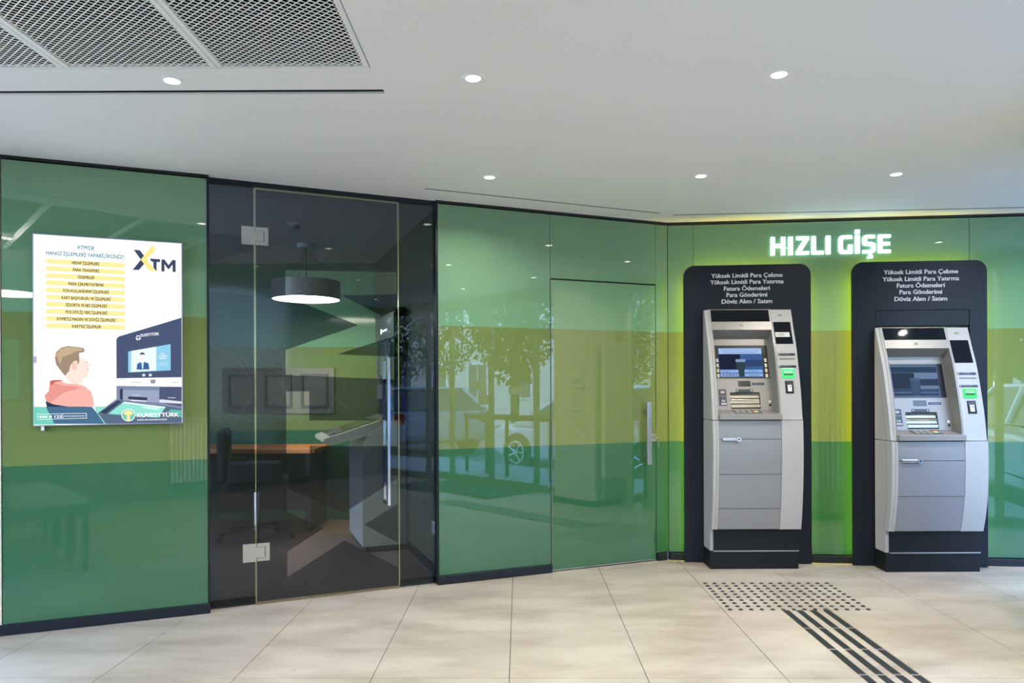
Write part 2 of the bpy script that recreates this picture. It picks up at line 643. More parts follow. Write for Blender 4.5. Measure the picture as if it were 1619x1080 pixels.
door1 = struct_empty('door_1', loc, rz, 'dark glass pivot door with a large lettered film and tall steel handle', 'door')
bm = B()
box(bm, -1.636, -0.783, 0, 0.010, 0.010, CZ - 0.034, bev=0.0008, seg=1)
leaf = obj('door_glass', bm, M_tint, door1)
LM = [(-1.466, 1.974), (-.790, 2.003), (-.790, 1.863), (-1.137, 1.839), (-.89, 1.725), (-.790, 1.763), (-.790, 1.602),
      (-1.164, 1.476), (-.790, 1.466), (-.790, 1.322), (-1.467, 1.346), (-1.467, 1.497), (-1.035, 1.659), (-1.466, 1.817)]
LT = [(-1.465, 1.25), (-1.331, 1.25), (-1.331, 1.073), (-.790, 1.061), (-.790, .898), (-1.329, .918), (-1.329, .735), (-1.465, .735)]
LX = [(-1.466, .671), (-1.123, .5), (-.790, .694), (-.790, .532), (-1.001, .415), (-.790, .285), (-.790, .13), (-1.124, .329),
      (-1.462, .14), (-1.461, .293), (-1.25, .415), (-1.464, .532)]
bm = B()
plate(bm, [(-1.632, 0.014), (-0.786, 0.014), (-0.786, CZ - 0.038), (-1.632, CZ - 0.038)], 0.0112, 0.0116, holes=(LM, LT, LX))
obj('lettered_film', bm, M_film, door1, label='dark film cut out as three tall sideways letters')
bm = B()
box(bm, -1.6385, -1.6365, -0.001, 0.011, 0.01, CZ - 0.034)
box(bm, -0.7825, -0.7805, -0.001, 0.011, 0.01, CZ - 0.034)
box(bm, -1.6385, -0.7805, -0.001, 0.011, CZ - 0.034, CZ - 0.0315)
obj('polished_edge', bm, M_edge, door1)
bm = B()
box(bm, -1.637, -0.782, -0.004, 0.02, 0.0, 0.009)
obj('threshold_brush', bm, mat('brush strip', '#6e6243', 0.9, noise=0.4, nscale=300), door1)
for zc in (2.160, 0.308):
    bm = B()
    plate(bm, [(-1.711, zc - .053), (-1.6375, zc - .053), (-1.6375, zc - .030), (-1.590, zc - .030), (-1.590, zc + .030),
               (-1.6375, zc + .030), (-1.6375, zc + .053), (-1.711, zc + .053)], -0.012, -0.001)
    h = obj('hinge', bm, M_steel, door1)
    bm = B()
    plate(bm, [(-1.634, zc - .052), (-1.563, zc - .052), (-1.563, zc + .052), (-1.634, zc + .052), (-1.634, zc + .032),
               (-1.586, zc + .032), (-1.586, zc - .032), (-1.634, zc - .032)], -0.011, -0.001)
    obj('hinge_clasp', bm, M_steel, h)
bm = B()
for (x, y) in ((-0.862, -0.058),):
    box(bm, x - 0.009, x + 0.009, y - 0.009, y + 0.009, 0.537, 1.457, bev=0.002)
    box(bm, x - 0.009, x + 0.009, y + 0.009, -0.001, 1.437, 1.457)
    box(bm, x - 0.009, x + 0.009, y + 0.009, -0.001, 0.537, 0.557)
box(bm, -0.871, -0.853, 0.050, 0.068, 0.537, 1.457, bev=0.002)
box(bm, -0.871, -0.853, 0.012, 0.050, 1.437, 1.457)
box(bm, -0.871, -0.853, 0.012, 0.050, 0.537, 0.557)
obj('door_handle', bm, mat('polished chrome', '#d8dade', 0.12, 1.0), door1)

# ------------------------------------------------------------------ backing panels of the cash machines
M_led = printed('yellow green light strip', (1.0, 0.80, 0.03, 1), 28.0)
LINES = ['Yüksek Limitli Para Çekme', 'Yüksek Limitli Para Yatırma', 'Fatura Ödemeleri', 'Para Gönderimi', 'Döviz Alım / Satım']
LWID = [0.497, 0.512, 0.319, 0.283, 0.351]

def backing(label, p0, slope, X0, X1, top, hx0, hx1, hz, cx, zs, cover=None):
    rz = math.atan(slope)
    cs = math.cos(rz)
    root = thing('backing_panel', label, 'panel', (0, p0, 0), rz, 'backing panels of the cash machines')
    u0, u1 = X0 / cs, X1 / cs
    out = rrect(u0, u1, 0.004, top, 0.078, (0, 0, 1, 1), 10)
    # the opening reaches the floor: go round it as a notch
    h0, h1 = hx0 / cs, hx1 / cs
    notch = [(u0, 0.004), (h0, 0.004), (h0, hz), (h1, hz), (h1, 0.004)] + out[1:]
    bm = B()
    plate(bm, notch, 0.0, 0.020)
    obj('panel_board', bm, M_panel, root)
    bm = B()
    box(bm, u0 + 0.067, u0 + 0.079, 0.022, 0.060, 0.06, top - 0.10)
    box(bm, u1 - 0.079, u1 - 0.067, 0.022, 0.060, 0.06, top - 0.10)
    box(bm, u0 + 0.09, u1 - 0.09, 0.022, 0.060, top - 0.079, top - 0.067)
    obj('standoff_frame', bm, M_dark, root)
    bm = B()
    box(bm, u0 + 0.060, u0 + 0.066, 0.022, 0.040, 0.05, top - 0.09)
    box(bm, u1 - 0.066, u1 - 0.060, 0.022, 0.040, 0.05, top - 0.09)
    box(bm, u0 + 0.08, u1 - 0.08, 0.022, 0.040, top - 0.066, top - 0.060)
    obj('light_strip', bm, M_led, root, label='glowing yellow-green light strip behind the edge')
    for s, wd, z in zip(LINES, LWID, zs):
        text('lettering', s, M_letter, root, cx / cs, z - 0.0135, -0.0002, width=wd, cap=0.031, bold=0.030)
    if cover:
        a0, a1, z0, z1 = cover
        bm = B()
        box(bm, a0 / cs, a1 / cs, 0.002, 0.012, z0, z1, bev=0.001, seg=1)
        obj('cover_plate', bm, M_panel, root)
    return root

backing('anthracite backing board with rounded top behind the left cash machine', 5.206, -0.0889, 1.243, 2.130, 2.142,
        1.392, 1.990, 1.78, 1.687, [2.065, 2.019, 1.972, 1.926, 1.879])
backing('anthracite backing board with an inset cover plate above the right cash machine', 5.178, -0.0845, 2.403, 3.305, 2.142,
        2.560, 3.190, 1.80, 2.865, [2.066, 2.017, 1.971, 1.925, 1.877], cover=(2.563, 3.187, 1.690, 1.797))

# ------------------------------------------------------------------ cash machines
M_shell = mat('warm white powder coat', '#a4a3a2', 0.42, noise=0.015, nscale=30)
M_silver = mat('silver grey powder coat', '#87888c', 0.38, metal=0.25, noise=0.02, nscale=50)
M_fascia = mat('satin silver fascia', '#8b8884', 0.36, metal=0.3)
M_blackglass = mat('black glass', '#0a0d14', 0.03, ior=1.4)
M_bezel = mat('black bezel', '#0b0d12', 0.25)
M_plinth = mat('dark plinth', '#0e1216', 0.5, ior=1.35)
M_glow = printed('green glowing card slot', (0.10, 0.95, 0.28, 1), 1.0)
M_glow2 = printed('pale green light', (0.55, 1.0, 0.7, 1), 1.1)
M_key = mat('grey key', '#8f8d8a', 0.4)
M_inlay = mat('navy label', '#131a2b', 0.3)

def catmull(pts, n=6):
    out = []
    P = [pts[0]] + list(pts) + [pts[-1]]
    for i in range(1, len(P) - 2):
        for k in range(n):
            t = k / n
            a, b, c, d = P[i - 1], P[i], P[i + 1], P[i + 2]
            out.append(tuple(0.5 * ((2 * b[j]) + (-a[j] + c[j]) * t + (2 * a[j] - 5 * b[j] + 4 * c[j] - d[j]) * t * t
                                    + (-a[j] + 3 * b[j] - 3 * c[j] + d[j]) * t ** 3) for j in (0, 1)))
    out.append(pts[-1])
    return out

def interp(curve, z):
    for (za, ya), (zb, yb) in zip(curve, curve[1:]):
        if (za - z) * (zb - z) <= 0 and za != zb:
            return ya + (yb - ya) * (z - za) / (zb - za)
    return curve[0][1] if abs(z - curve[0][0]) < abs(z - curve[-1][0]) else curve[-1][1]

def machine(label, loc, zs, back, low, cuts, plinth_z, body_z, sx, screen_on, sticker, lock_z):
    root = thing('cash_machine', label, 'cash machine', loc, 0.0, 'cash machines')
    root.scale = (sx, 1, 1)
    W = 0.616
    up = catmull([(zs + dz, y) for dz, y in ((0.0, .013), (.038, .021), (.203, .045), (.481, .110), (.635, .164), (.779, .214))])
    lo = catmull(low)
    F = lambda z: interp(up if z >= zs else lo, z)
    def strip(curve, z0, z1):
        zz = [z0] + [z for z, _ in curve if z0 + 1e-4 < z < z1 - 1e-4] + [z1]
        zz = sorted(set(zz))
        return [(F(z) if z0 >= zs else interp(lo, z), z) for z in zz]
    # left side panel, upper and lower halves
    for nm, cv, z0, z1 in (('side_panel', up, zs + 0.002, zs + .775), ('side_panel', lo, plinth_z, zs - 0.002)):
        bm = B()
        zb = max(z0, body_z) if cv is lo else z0
        pr = strip(cv, zb, z1)
        if cv is lo:
            pr = [(0.088, z0), (0.088, zb)] + pr
        side(bm, [(max(y, 0.0) + 0.006, z) for y, z in pr] + [(back, z1), (back, z0)], 0.0, 0.022)
        sp = obj(nm, bm, M_shell, root)
        bm = B()
        g = strip(cv, zb, z1 - 0.003)
        side(bm, [(min(back - .010, y + 0.055 + (0.05 if cv is up else 0.03) * (z - zb) / (z1 - zb)), z) for y, z in g]
             + [(min(back - .007, y + 0.058 + (0.05 if cv is up else 0.03) * (z - zb) / (z1 - zb)), z) for y, z in g[::-1]], -0.0008, 0.001)
        obj('seam', bm, M_fascia, sp)
    # rounded front band
    for cv, z0, z1 in ((up, zs + 0.002, zs + .779), (lo, body_z, zs - 0.002)):
        bm = B()
        pr = strip(cv, z0, z1)
        n = len(pr)
        rows = []
        for y, z in pr:
            rows.append([bm.verts.new((x, y + d, z)) for x, d in ((0.0225, 0.05), (0.0225, 0.008), (0.0245, 0.003), (0.028, 0.0), (0.037, 0.0), (0.037, 0.05))])
        for i in range(n - 1):
            for j in range(5):
                bm.faces.new((rows[i][j], rows[i][j + 1], rows[i + 1][j + 1], rows[i + 1][j]))
        bm.faces.new(rows[0])
        bm.faces.new(rows[-1])
        bmesh.ops.recalc_face_normals(bm, faces=bm.faces)
        obj('edge_band', bm, M_shell, root)
    # service column on the right
    for cv, z0, z1 in ((up, zs + 0.002, zs + .777), (lo, body_z, zs - 0.002)):
        bm = B()
        side(bm, strip(cv, z0, z1) + [(back, z1), (back, z0)], 0.4675, W)
        bmesh.ops.bevel(bm, geom=[e for e in bm.edges if abs(e.verts[0].co.x - e.verts[1].co.x) < 1e-5 and
                                  abs(e.verts[0].co.y - back) > 1e-4 and abs(e.verts[1].co.y - back) > 1e-4],
                        offset=0.0025, segments=1, affect='EDGES')
        obj('service_column', bm, M_shell, root)
    # dark core and lower front panels
    bm = B()
    side(bm, [(y + 0.020, z) for y, z in strip(lo, body_z, zs + 0.0)] + [(back - 0.01, zs), (back - 0.01, body_z)], 0.0225, 0.467)
    obj('cabinet_core', bm, M_black, root)
    zz = [zs - 0.002] + cuts + [body_z]
    for a, b in zip(zz, zz[1:]):
        bm = B()
        pr = strip(lo, b + 0.0018, a - 0.0018)
        side(bm, [(y + 0.004, z) for y, z in pr] + [(y + 0.018, z) for y, z in pr[::-1]], 0.0385, 0.4655)
        obj('front_panel', bm, M_silver, root)
    # lock bar
    bm = B()
    y0 = F(lock_z)
    box(bm, 0.058, 0.176, y0 - 0.010, y0 + 0.002, lock_z - 0.011, lock_z + 0.011, bev=0.004)
    lk = obj('lock_bar', bm, M_steel, root)
    bm = B()
    cyl(bm, (0.170, y0 - 0.016, lock_z), 0.0155, 0.014, 'y', 20)
    obj('lock_cylinder', bm, M_steel, lk)
    bm = B()
    cyl(bm, (0.170, y0 - 0.0168, lock_z), 0.006, 0.001, 'y', 14)
    obj('keyhole', bm, M_black, lk)
    # plinth
    bm = B()
    box(bm, 0.0225, W - 0.008, 0.080, back, plinth_z + 0.004, body_z - 0.001)
    obj('kick_panel', bm, M_plinth, root)
    bm = B()
    box(bm, 0.0, W - 0.004, 0.088, back, 0.001, plinth_z - 0.004, bev=0.001, seg=1)
    obj('plinth', bm, M_plinth, root)
    bm = B()
    box(bm, 0.0225, W - 0.004, 0.079, back - 0.02, plinth_z - 0.0035, plinth_z + 0.0035)
    obj('plinth_trim', bm, M_steel, root)

    # ---- fascia: header, jambs, soffit, back plate, shelf, lip
    op = zs + .630                                      # top of the opening
    bm = B()
    pr = strip(up, op, zs + .779)
    side(bm, [(y - 0.004, z) for y, z in pr] + [(back + 0.02, zs + .779), (back + 0.02, op + 0.02), (0.233, zs + .572)], 0.0375, 0.4645)
    head_ = obj('fascia_header', bm, M_fascia, root)
    def onF(x0, x1, z0, z1, t, d0=0.001, bev=0.0, pts=None, off=0.0):
        bm = B()
        if pts:
            plate(bm, pts, -t, d0)
        else:
            box(bm, x0, x1, -t, d0, z0, z1, bev=bev)
        for v in bm.verts:
            v.co.y += F(v.co.z) + off
        return bm
    obj('header_glass', onF(.041, .452, zs + .690, zs + .775, 0.0012, off=-0.004), M_blackglass, head_)
    bm = B()
    zc = zs + .659
    cyl(bm, (.246, F(zc) - 0.006, zc), 0.0115, 0.004, 'y', 20)
    cm = obj('camera_lens', bm, mat('pale lens', '#9aa284', 0.3), head_)
    bm = B()
    cyl(bm, (.246, F(zc) - 0.0065, zc), 0.0125, 0.004, 'y', 20, ring=0.0105)
    obj('lens_ring', bm, M_fascia, cm)
    gz0, gz1, gy0, gy1 = zs + .067, zs + .572, .108, .233
    G = lambda z: gy0 + (gy1 - gy0) * (z - gz0) / (gz1 - gz0)
    for x0, x1 in ((0.0375, 0.0415), (0.4570, 0.4655)):
        bm = B()
        pr = strip(up, zs + .003, op)
        side(bm, [(y - 0.003, z) for y, z in pr] + [(gy1 + 0.01, gz1 + .01), (gy0 + 0.01, gz0), (gy0 + 0.01, zs + .003)], x0, x1)
        obj('fascia_jamb', bm, M_fascia, root)
    bm = B()
    plate(bm, [(.0415, gz0), (.457, gz0), (.457, gz1), (.0415, gz1)], 0.0, 0.004,
          holes=([(.156, zs + .078), (.364, zs + .078), (.364, zs + .190), (.156, zs + .190)],))
    for v in bm.verts:
        v.co.y += G(v.co.z)
    bp = obj('fascia_plate', bm, M_fascia, root)
    def onG(name, x0, x1, z0, z1, t, m, parent=bp, d0=0.0005, bev=0.0, top=0.0):
        bm = B()
        box(bm, x0, x1, -t, d0, z0, z1, bev=bev, seg=1)
        for v in bm.verts:
            v.co.y += G(v.co.z)
        return obj(name, bm, m, parent)
    sc = onG('screen_bezel', .071, .441, zs + .291, zs + .523, 0.006, M_bezel, root)
    ms = printed('lit screen', '#3f5f96', 0.9) if screen_on else M_blackglass
    onG('screen', .094, .402, zs + .298, zs + .504, 0.0068, ms, sc)
    # what the display shows
    def ink(col):
        return printed('screen ' + col + str(screen_on), col, 1.0) if screen_on else mat('screen ' + col, col, 0.2, ior=1.15)
    if screen_on:
        c_top, c_btn, c_dark, c_txt, c_city, c_phone = '#9fbde6', '#86a9dc', '#1e2438', '#1c2c50', '#31446c', '#2f4348'
    else:
        c_top, c_btn, c_dark, c_txt, c_city, c_phone = '#1b2a3c', '#24344c', '#141d2a', '#31465e', '#1a2536', '#2c3b4c'
    onG('display_banner', .096, .400, zs + .462, zs + .502, 0.0071, ink(c_top), sc)
    onG('display_picture', .096, .245, zs + .350, zs + .460, 0.0071, ink(c_dark), sc)
    onG('display_picture', .2455, .400, zs + .372, zs + .418, 0.0071, ink(c_city), sc)
    onG('display_phone', .214, .278, zs + .302, zs + .420, 0.0073, ink(c_phone), sc)
    onG('display_phone', .212, .280, zs + .404, zs + .424, 0.0075, ink('#7f93b8' if screen_on else '#34445a'), sc)
    for (a0, a1, b0, b1) in ((.098, .226, .328, .349), (.098, .226, .301, .322), (.268, .396, .328, .349), (.268, .396, .301, .322)):
        onG('display_button', a0, a1, zs + b0, zs + b1, 0.0078, ink(c_btn), sc)
    def gtext(s, cx, z, w, cap, col, al='C'):
        t = text('screen_text', s, ink(col), sc, 0, 0, 0, width=w, cap=cap, depth=0.0002, align=al)
        for v in t.data.vertices:
            v.co.x += cx
            v.co.z += z
            v.co.y += G(v.co.z) - 0.0081
        return t
    gtext('Döviz & Altın İşlemlerinizi hafta içi 24 saat uygun marjlarla', .248, zs + .485, .26, .0075, c_txt)
    gtext('Mobil Şube ve İnternet Şubesi ile gerçekleştirebilirsiniz.', .248, zs + .470, .245, .0075, c_txt)
    gtext('Kartlı İşlemler', .33, zs + .334, .075, .008, c_txt)
    gtext('Kartsız İşlemler', .335, zs + .307, .075, .008, c_txt)
    gtext('Exchange', .135, zs + .334, .045, .008, c_txt)
    for k, fc in enumerate(('#7a3a48', '#8a4f66', '#3f5a48', '#5a4f9a', '#8a5a40')):
        onG('display_flag', .112 + .022 * k, .126 + .022 * k, zs + .307, zs + .316, 0.0082, ink(fc if screen_on else '#1d2b36'), sc)
    if screen_on:
        for x0, x1 in ((.0745, .0875), (.414, .430)):
            for k in range(4):
                z = zs + .403 - k * .0365
                onG('screen_button', x0, x1, z, z + .026, 0.013, mat('ivory button', '#c8c0ac', 0.4), sc, bev=0.001)
    onG('display_window', .217, .305, zs + .230, zs + .270, 0.001, mat('smoked window', '#23261f', 0.15), bp)
    lb = onG('card_label', .315, .402, zs + .240, zs + .257, 0.0015, M_inlay, bp)
    lb2 = onG('cash_label', .198, .316, zs + .191, zs + .211, 0.002, M_inlay, bp)
    for x in (.209, .305):
        bm = B()
        cyl(bm, (x, G(zs + .201) - 0.0028, zs + .201), 0.0045, 0.001, 'y', 10)
        obj('cash_symbol', bm, M_letter, lb2)
    bm = B()
    box(bm, .327, .395, -0.0019, -0.0016, zs + .2465, zs + .2505)
    for v in bm.verts:
        v.co.y += G(v.co.z)
    obj('label_text', bm, mat('label grey', '#6f7a92', 0.5), lb)
    # cash slot: scooped hood above a ribbed steel shutter
    bm = B()
    n = 12
    rows = []
    for i in range(n + 1):
        z = zs + .167 + .0235 * i / n
        d = 0.026 * (1 - (i / n) ** 2)
        rows.append([bm.verts.new((x, G(z) + (d if 0 < k < 3 else -0.0003), z)) for k, x in enumerate((.1555, .157, .363, .3645))])
    for i in range(n):
        for k in range(3):
            bm.faces.new((rows[i][k], rows[i][k + 1], rows[i + 1][k + 1], rows[i + 1][k]))
    bmesh.ops.recalc_face_normals(bm, faces=bm.faces)
    obj('cash_hood', bm, M_fascia, bp, smooth=True)
    bm = B()
    prof = [(0.000, .166), (-0.001, .150), (-0.010, .139), (-0.011, .135), (-0.004, .130), (-0.004, .112), (-0.012, .104), (-0.012, .084), (0.001, .080)]
    r0 = [bm.verts.new((.159, G(zs + z) + y + 0.013, zs + z)) for y, z in prof]
    r1 = [bm.verts.new((.361, G(zs + z) + y + 0.013, zs + z)) for y, z in prof]
    for i in range(len(prof) - 1):
        bm.faces.new((r0[i], r0[i + 1], r1[i + 1], r1[i]))
    bm.faces.new(r0)
    bm.faces.new(r1[::-1])
    bmesh.ops.recalc_face_normals(bm, faces=bm.faces)
    obj('cash_shutter', bm, mat('pale brushed metal', '#989080', 0.34, 1.0), bp)
    onG('shutter_gap', .157, .363, zs + .079, zs + .180, -0.026, M_black, bp, d0=0.028)
    onG('shutter_gap', .159, .361, zs + .074, zs + .080, 0.001, M_black, bp)
    # left label strip with a receipt slot
    ls = onG('receipt_panel', .076, .128, zs + .097, zs + .211, 0.003, M_inlay, bp)
    onG('receipt_slot', .080, .124, zs + .163, zs + .167, 0.0036, M_fascia, ls)
    onG('label_picture', .090, .116, zs + .183, zs + .199, 0.0034, mat('label light', '#b9a9b2', 0.5), ls)
    onG('label_picture', .092, .118, zs + .123, zs + .138, 0.0034, mat('label grey2', '#8c93a5', 0.5), ls)
    onG('label_picture', .088, .124, zs + .103, zs + .117, 0.0034, mat('label light', '#b9a9b2', 0.5), ls)
    bm = B()
    cyl(bm, (.102, G(zs + .150) - 0.0045, zs + .150), 0.006, 0.002, 'y', 12)
    obj('indicator_lamp', bm, mat('green lamp', '#3d8a3a', 0.3), ls)
    # headphone plate
    hp = onG('audio_plate', .414, .443, zs + .082, zs + .142, 0.004, M_fascia, bp, bev=0.001)
    for z, r, m in ((.125, .008, M_letter), (.100, .0085, M_black)):
        bm = B()
        cyl(bm, (.4285, G(zs + z) - 0.0062, zs + z), r, 0.003, 'y', 14)
        obj('audio_socket', bm, m, hp)
    # shelf with keypad
    bm = B()
    sh = lambda y: zs + .042 + (.067 - .042) * (y - 0.016) / (gy0 - 0.016)
    side(bm, [(0.016, sh(0.016)), (gy0 + .004, sh(gy0)), (gy0 + .004, sh(gy0) - .012), (0.016, sh(0.016) - .012)], 0.0415, 0.457)
    shelf = obj('keypad_shelf', bm, M_fascia, root)
    def onS(name, x0, x1, y0, y1, t, m, parent, bev=0.0):
        bm = B()
        box(bm, x0, x1, y0, y1, -0.001, t, bev=bev, seg=1)
        for v in bm.verts:
            v.co.z += sh(v.co.y)
        return obj(name, bm, m, parent)
    kp = onS('keypad', .160, .345, .026, .098, 0.003, mat('dark keypad', '#54524f', 0.4), shelf)
    for i in range(4):
        for j in range(4):
            m = M_key
            if i == 3:
                m = (mat('green key', '#3f7a4c', 0.4), mat('white key', '#d8d4cc', 0.4), mat('yellow key', '#cfa92f', 0.4), mat('red key', '#a83a30', 0.4))[j]
            x = .172 + i * .040 + (0.004 if i == 3 else 0)
            onS('key', x, x + .026 if i < 3 else x + .030, .030 + j * .017, .042 + j * .017, 0.006, m, kp)
    bm = B()
    box(bm, .040, .468, -0.012, 0.020, zs + .003, zs + .042, bev=0.003)
    obj('shelf_lip', bm, M_fascia, root)
    # ---- items on the service column
    col = [o for o in root.children if o.name.startswith('service_column')][0]
    obj('badge', onF(.517, .547, zs + .729, zs + .741, 0.001), mat('badge', '#7d6f6f', 0.4), col)
    gl = obj('advert_glass', onF(0, 0, 0, 0, 0.0015, pts=[(.475, zs + .527), (.596, zs + .527), (.596, zs + .607), (.596, zs + .686), (.475, zs + .686), (.475, zs + .607)]), M_blackglass, col)
    if sticker:
        obj('paper_note', onF(.479, .580, zs + .577, zs + .611, 0.0025), mat('note paper', '#c9cac8', 0.6), gl)
        obj('note_writing', onF(.487, .545, zs + .597, zs + .600, 0.0028), mat('note ink', '#4a4a50', 0.6), gl)
        obj('note_writing', onF(.492, .540, zs + .588, zs + .591, 0.0028), mat('note ink', '#4a4a50', 0.6), gl)
    for z in (.452, .367):
        l_ = obj('slot_label', onF(.479, .598, zs + z - .008, zs + z + .008, 0.002), M_inlay, col)
        obj('label_text', onF(.505, .565, zs + z + .0005, zs + z + .003, 0.0024), mat('label grey', '#6f7a92', 0.5), l_)
        obj('label_text', onF(.483, .489, zs + z - .002, zs + z + .003, 0.0024), M_letter, l_)
    obj('card_slot', onF(.484, .596, zs + .418, zs + .430, 0.004, bev=0.001), M_shell, col)
    obj('card_slot_gap', onF(.487, .594, zs + .4205, zs + .4245, 0.0045), M_black, col)
    obj('slot_light', onF(.497, .578, zs + .350, zs + .358, 0.003), M_glow2, col)
    gr = obj('glowing_reader', onF(.494, .582, zs + .286, zs + .349, 0.006, bev=0.002), M_glow, col, label='green glowing card reader mouth')
    obj('reader_mouth', onF(.504, .570, zs + .310, zs + .317, 0.0075), M_black, gr)
    for k in range(4):
        x = .511 + k * .015
        obj('reader_rib', onF(x, x + .008, zs + .321, zs + .341, 0.009, bev=0.001), M_glow2, gr)
        obj('reader_tooth', onF(x, x + .008, zs + .305, zs + .3105, 0.009), M_black, gr)
    nf = obj('contactless_reader', onF(.511, .567, zs + .181, zs + .268, 0.003), M_plinth, col)
    obj('reader_face', onF(.516, .562, zs + .236, zs + .262, 0.0042), mat('grey glass', '#3a3c42', 0.2), nf)
    obj('card_symbol', onF(.526, .553, zs + .196, zs + .240, 0.0046), M_letter, nf)
    obj('card_symbol_chip', onF(.539, .546, zs + .222, zs + .233, 0.0052), M_plinth, nf)
    return root

machine('silver cash machine with lit blue screen and paper note, left of the two', (1.373, 4.807, 0), 1.038, .252,
        [(1.038, .009), (.93, .003), (.818, .0), (.68, .005), (.536, .014), (.40, .029), (.283, .048)],
        [.909, .667, .430], .127, .283, 1.0, True, True, .908)
machine('silver cash machine with switched-off dark screen, lower and right of the two', (2.540, 4.708, 0), .897, .228,
        [(.897, .005), (.82, .001), (.735, .0), (.63, .003), (.517, .010), (.39, .030), (.282, .056)],
        [.765, .525], .132, .283, 1.045, False, False, .765)

# ------------------------------------------------------------------ illuminated sign
M_sign = printed('white sign light', (0.66, 1.0, 1.0, 1), 3.2)
loc, rz = frame(W3)
sign = thing('wall_sign', 'glowing white halo-lit letters reading HIZLI GİŞE above the cash machines', 'sign', loc, rz)
T = 0.0285
def P_H(w, h):
    return [[(0, 0), (T, 0), (T, h * .41), (w - T, h * .41), (w - T, 0), (w, 0), (w, h), (w - T, h), (w - T, h * .62), (T, h * .62), (T, h), (0, h)]]
def P_I(w, h):
    return [[(0, 0), (w, 0), (w, h), (0, h)]]
def P_Z(w, h):
    t = T * .85
    return [[(0, 0), (w, 0), (w, t), (t * 1.55, t), (w, h - t * .9), (w, h), (.004, h), (.004, h - t), (w - t * 1.6, h - t), (0, t * .9)]]
def P_L(w, h):
    t = T * .85
    return [[(.004, 0), (w, 0), (w, t), (T, t), (T, h), (0, h), (0, .004)]]
def P_E(w, h):
    t = T * .80
    return [[(0, 0), (w, 0), (w, t), (T, t), (T, h / 2 - t / 2), (w * .94, h / 2 - t / 2), (w * .94, h / 2 + t / 2), (T, h / 2 + t / 2), (T, h - t), (w, h - t), (w, h), (0, h)]]
def P_G(w, h):
    t = T * .85
    return [[(.022, 0), (w, 0), (w, h * .50), (w - T, h * .50), (w - T, t), (.034, t), (T, .034), (T, h - .034), (.034, h - t), (w, h - t), (w - .004, h), (.022, h), (.006, h - .008), (0, h - .024), (0, .024), (.006, .008)]]
def P_S(w, h):
    t = T * .82
    m0, m1 = h / 2 - t / 2, h / 2 + t / 2
    return [[(.002, 0), (w - .022, 0), (w - .006, .008), (w, .022), (w, m1 - .018), (w - .006, m1 - .005), (w - .022, m1), (.034, m1 + .004), (T, m1 + .010), (T, h - t - .006), (.036, h - t), (w - .003, h - t), (w - .006, h), (.022, h), (.006, h - .008), (0, h - .022), (0, m0 + .018), (.006, m0 + .005), (.022, m0), (w - .036, m0 - .002), (w - T, m0 - .008), (w - T, t + .006), (w - .036, t), (0, t)],
            [(w * .46, -.001), (w * .68, -.001), (w * .68, -.012), (w * .80, -.018), (w * .80, -.030), (w * .72, -.037), (w * .34, -.037), (w * .34, -.026), (w * .60, -.026), (w * .60, -.021), (w * .46, -.017)]]
for ch, x0, x1, fn in (('H', 1.889, 1.991, P_H), ('I', 2.013, 2.044, P_I), ('Z', 2.065, 2.157, P_Z), ('L', 2.175, 2.258, P_L),
                       ('I', 2.274, 2.305, P_I), ('G', 2.362, 2.457, P_G), ('İ', 2.476, 2.507, P_I), ('Ş', 2.527, 2.616, P_S), ('E', 2.633, 2.718, P_E)):
    bm = B()
    for pl in fn(x1 - x0, 0.131):
        plate(bm, [(x0 + a, 2.218 + b) for a, b in pl], -0.015, -0.007)
    if ch == 'İ':
        plate(bm, [(x0, 2.359), (x1, 2.359), (x1, 2.388), (x0, 2.388)], -0.015, -0.007)
    obj('letter', bm, M_sign, sign)

# ------------------------------------------------------------------ downlights
M_lamp = printed('warm white lamp', (1.0, 0.93, 0.82, 1), 9.0)
def downlight(x, y, label, g='ceiling downlights'):
    t = thing('downlight', label, 'downlight', (x, y, CZ), 0, g)
    bm = B()
    cyl(bm, (0, 0, -0.004), 0.043, 0.004, n=28, ring=0.030, r2=0.045)
    obj('trim_ring', bm, M_white, t, smooth=False)
    bm = B()
    cyl(bm, (0, 0, -0.0065), 0.018, 0.006, n=24, r2=0.030)
    obj('lamp_lens', bm, M_lamp, t)
    ld = bpy.data.lights.new('downlight', 'AREA')
    ld.shape = 'DISK'
    ld.size = 0.055
    ld.energy = DOWNLIGHT_W
    ld.color = (1.0, 0.93, 0.84)
    ld.spread = math.radians(150)
    lo = bpy.data.objects.new('light_beam', ld)
    COL.objects.link(lo)
    lo.parent = t
    lo.location = (0, 0, -0.009)
    return t
downlight(-1.33, 2.768, 'round downlight in the ceiling strip beside the mesh grille')
downlight(-0.147, 2.757, 'round downlight nearest the end of the long ceiling slot')
downlight(1.042, 2.736, 'round downlight high at the upper right of the ceiling')
downlight(-0.124, 4.050, 'round downlight in front of the middle green wall')
downlight(1.089, 4.045, 'round downlight in front of the wall corner, above the left cash machine')
downlight(2.199, 4.025, 'round downlight in front of the sign and right cash machine')
for (x, y, lb) in ((2.22, 2.74, 'round downlight right of the view, in line with the upper right one'), (-0.15, 1.46, 'round downlight overhead just ahead of the viewer'),
                   (1.05, 1.46, 'round downlight overhead, ahead and right of the viewer'), (2.2, 1.55, 'round downlight over the entrance mat'),
                   (-0.15, 0.2, 'round downlight straight above the viewer'), (1.05, 0.2, 'round downlight beside the rear wall greeting text'),
                   (2.2, 0.2, 'round downlight in the corner of shop front and rear wall'), (3.4, 4.0, 'round downlight right of the right cash machine'),
                   (4.5, 4.0, 'round downlight by the side pane of the bay window')):
    downlight(x, y, lb, 'downlights outside the view')

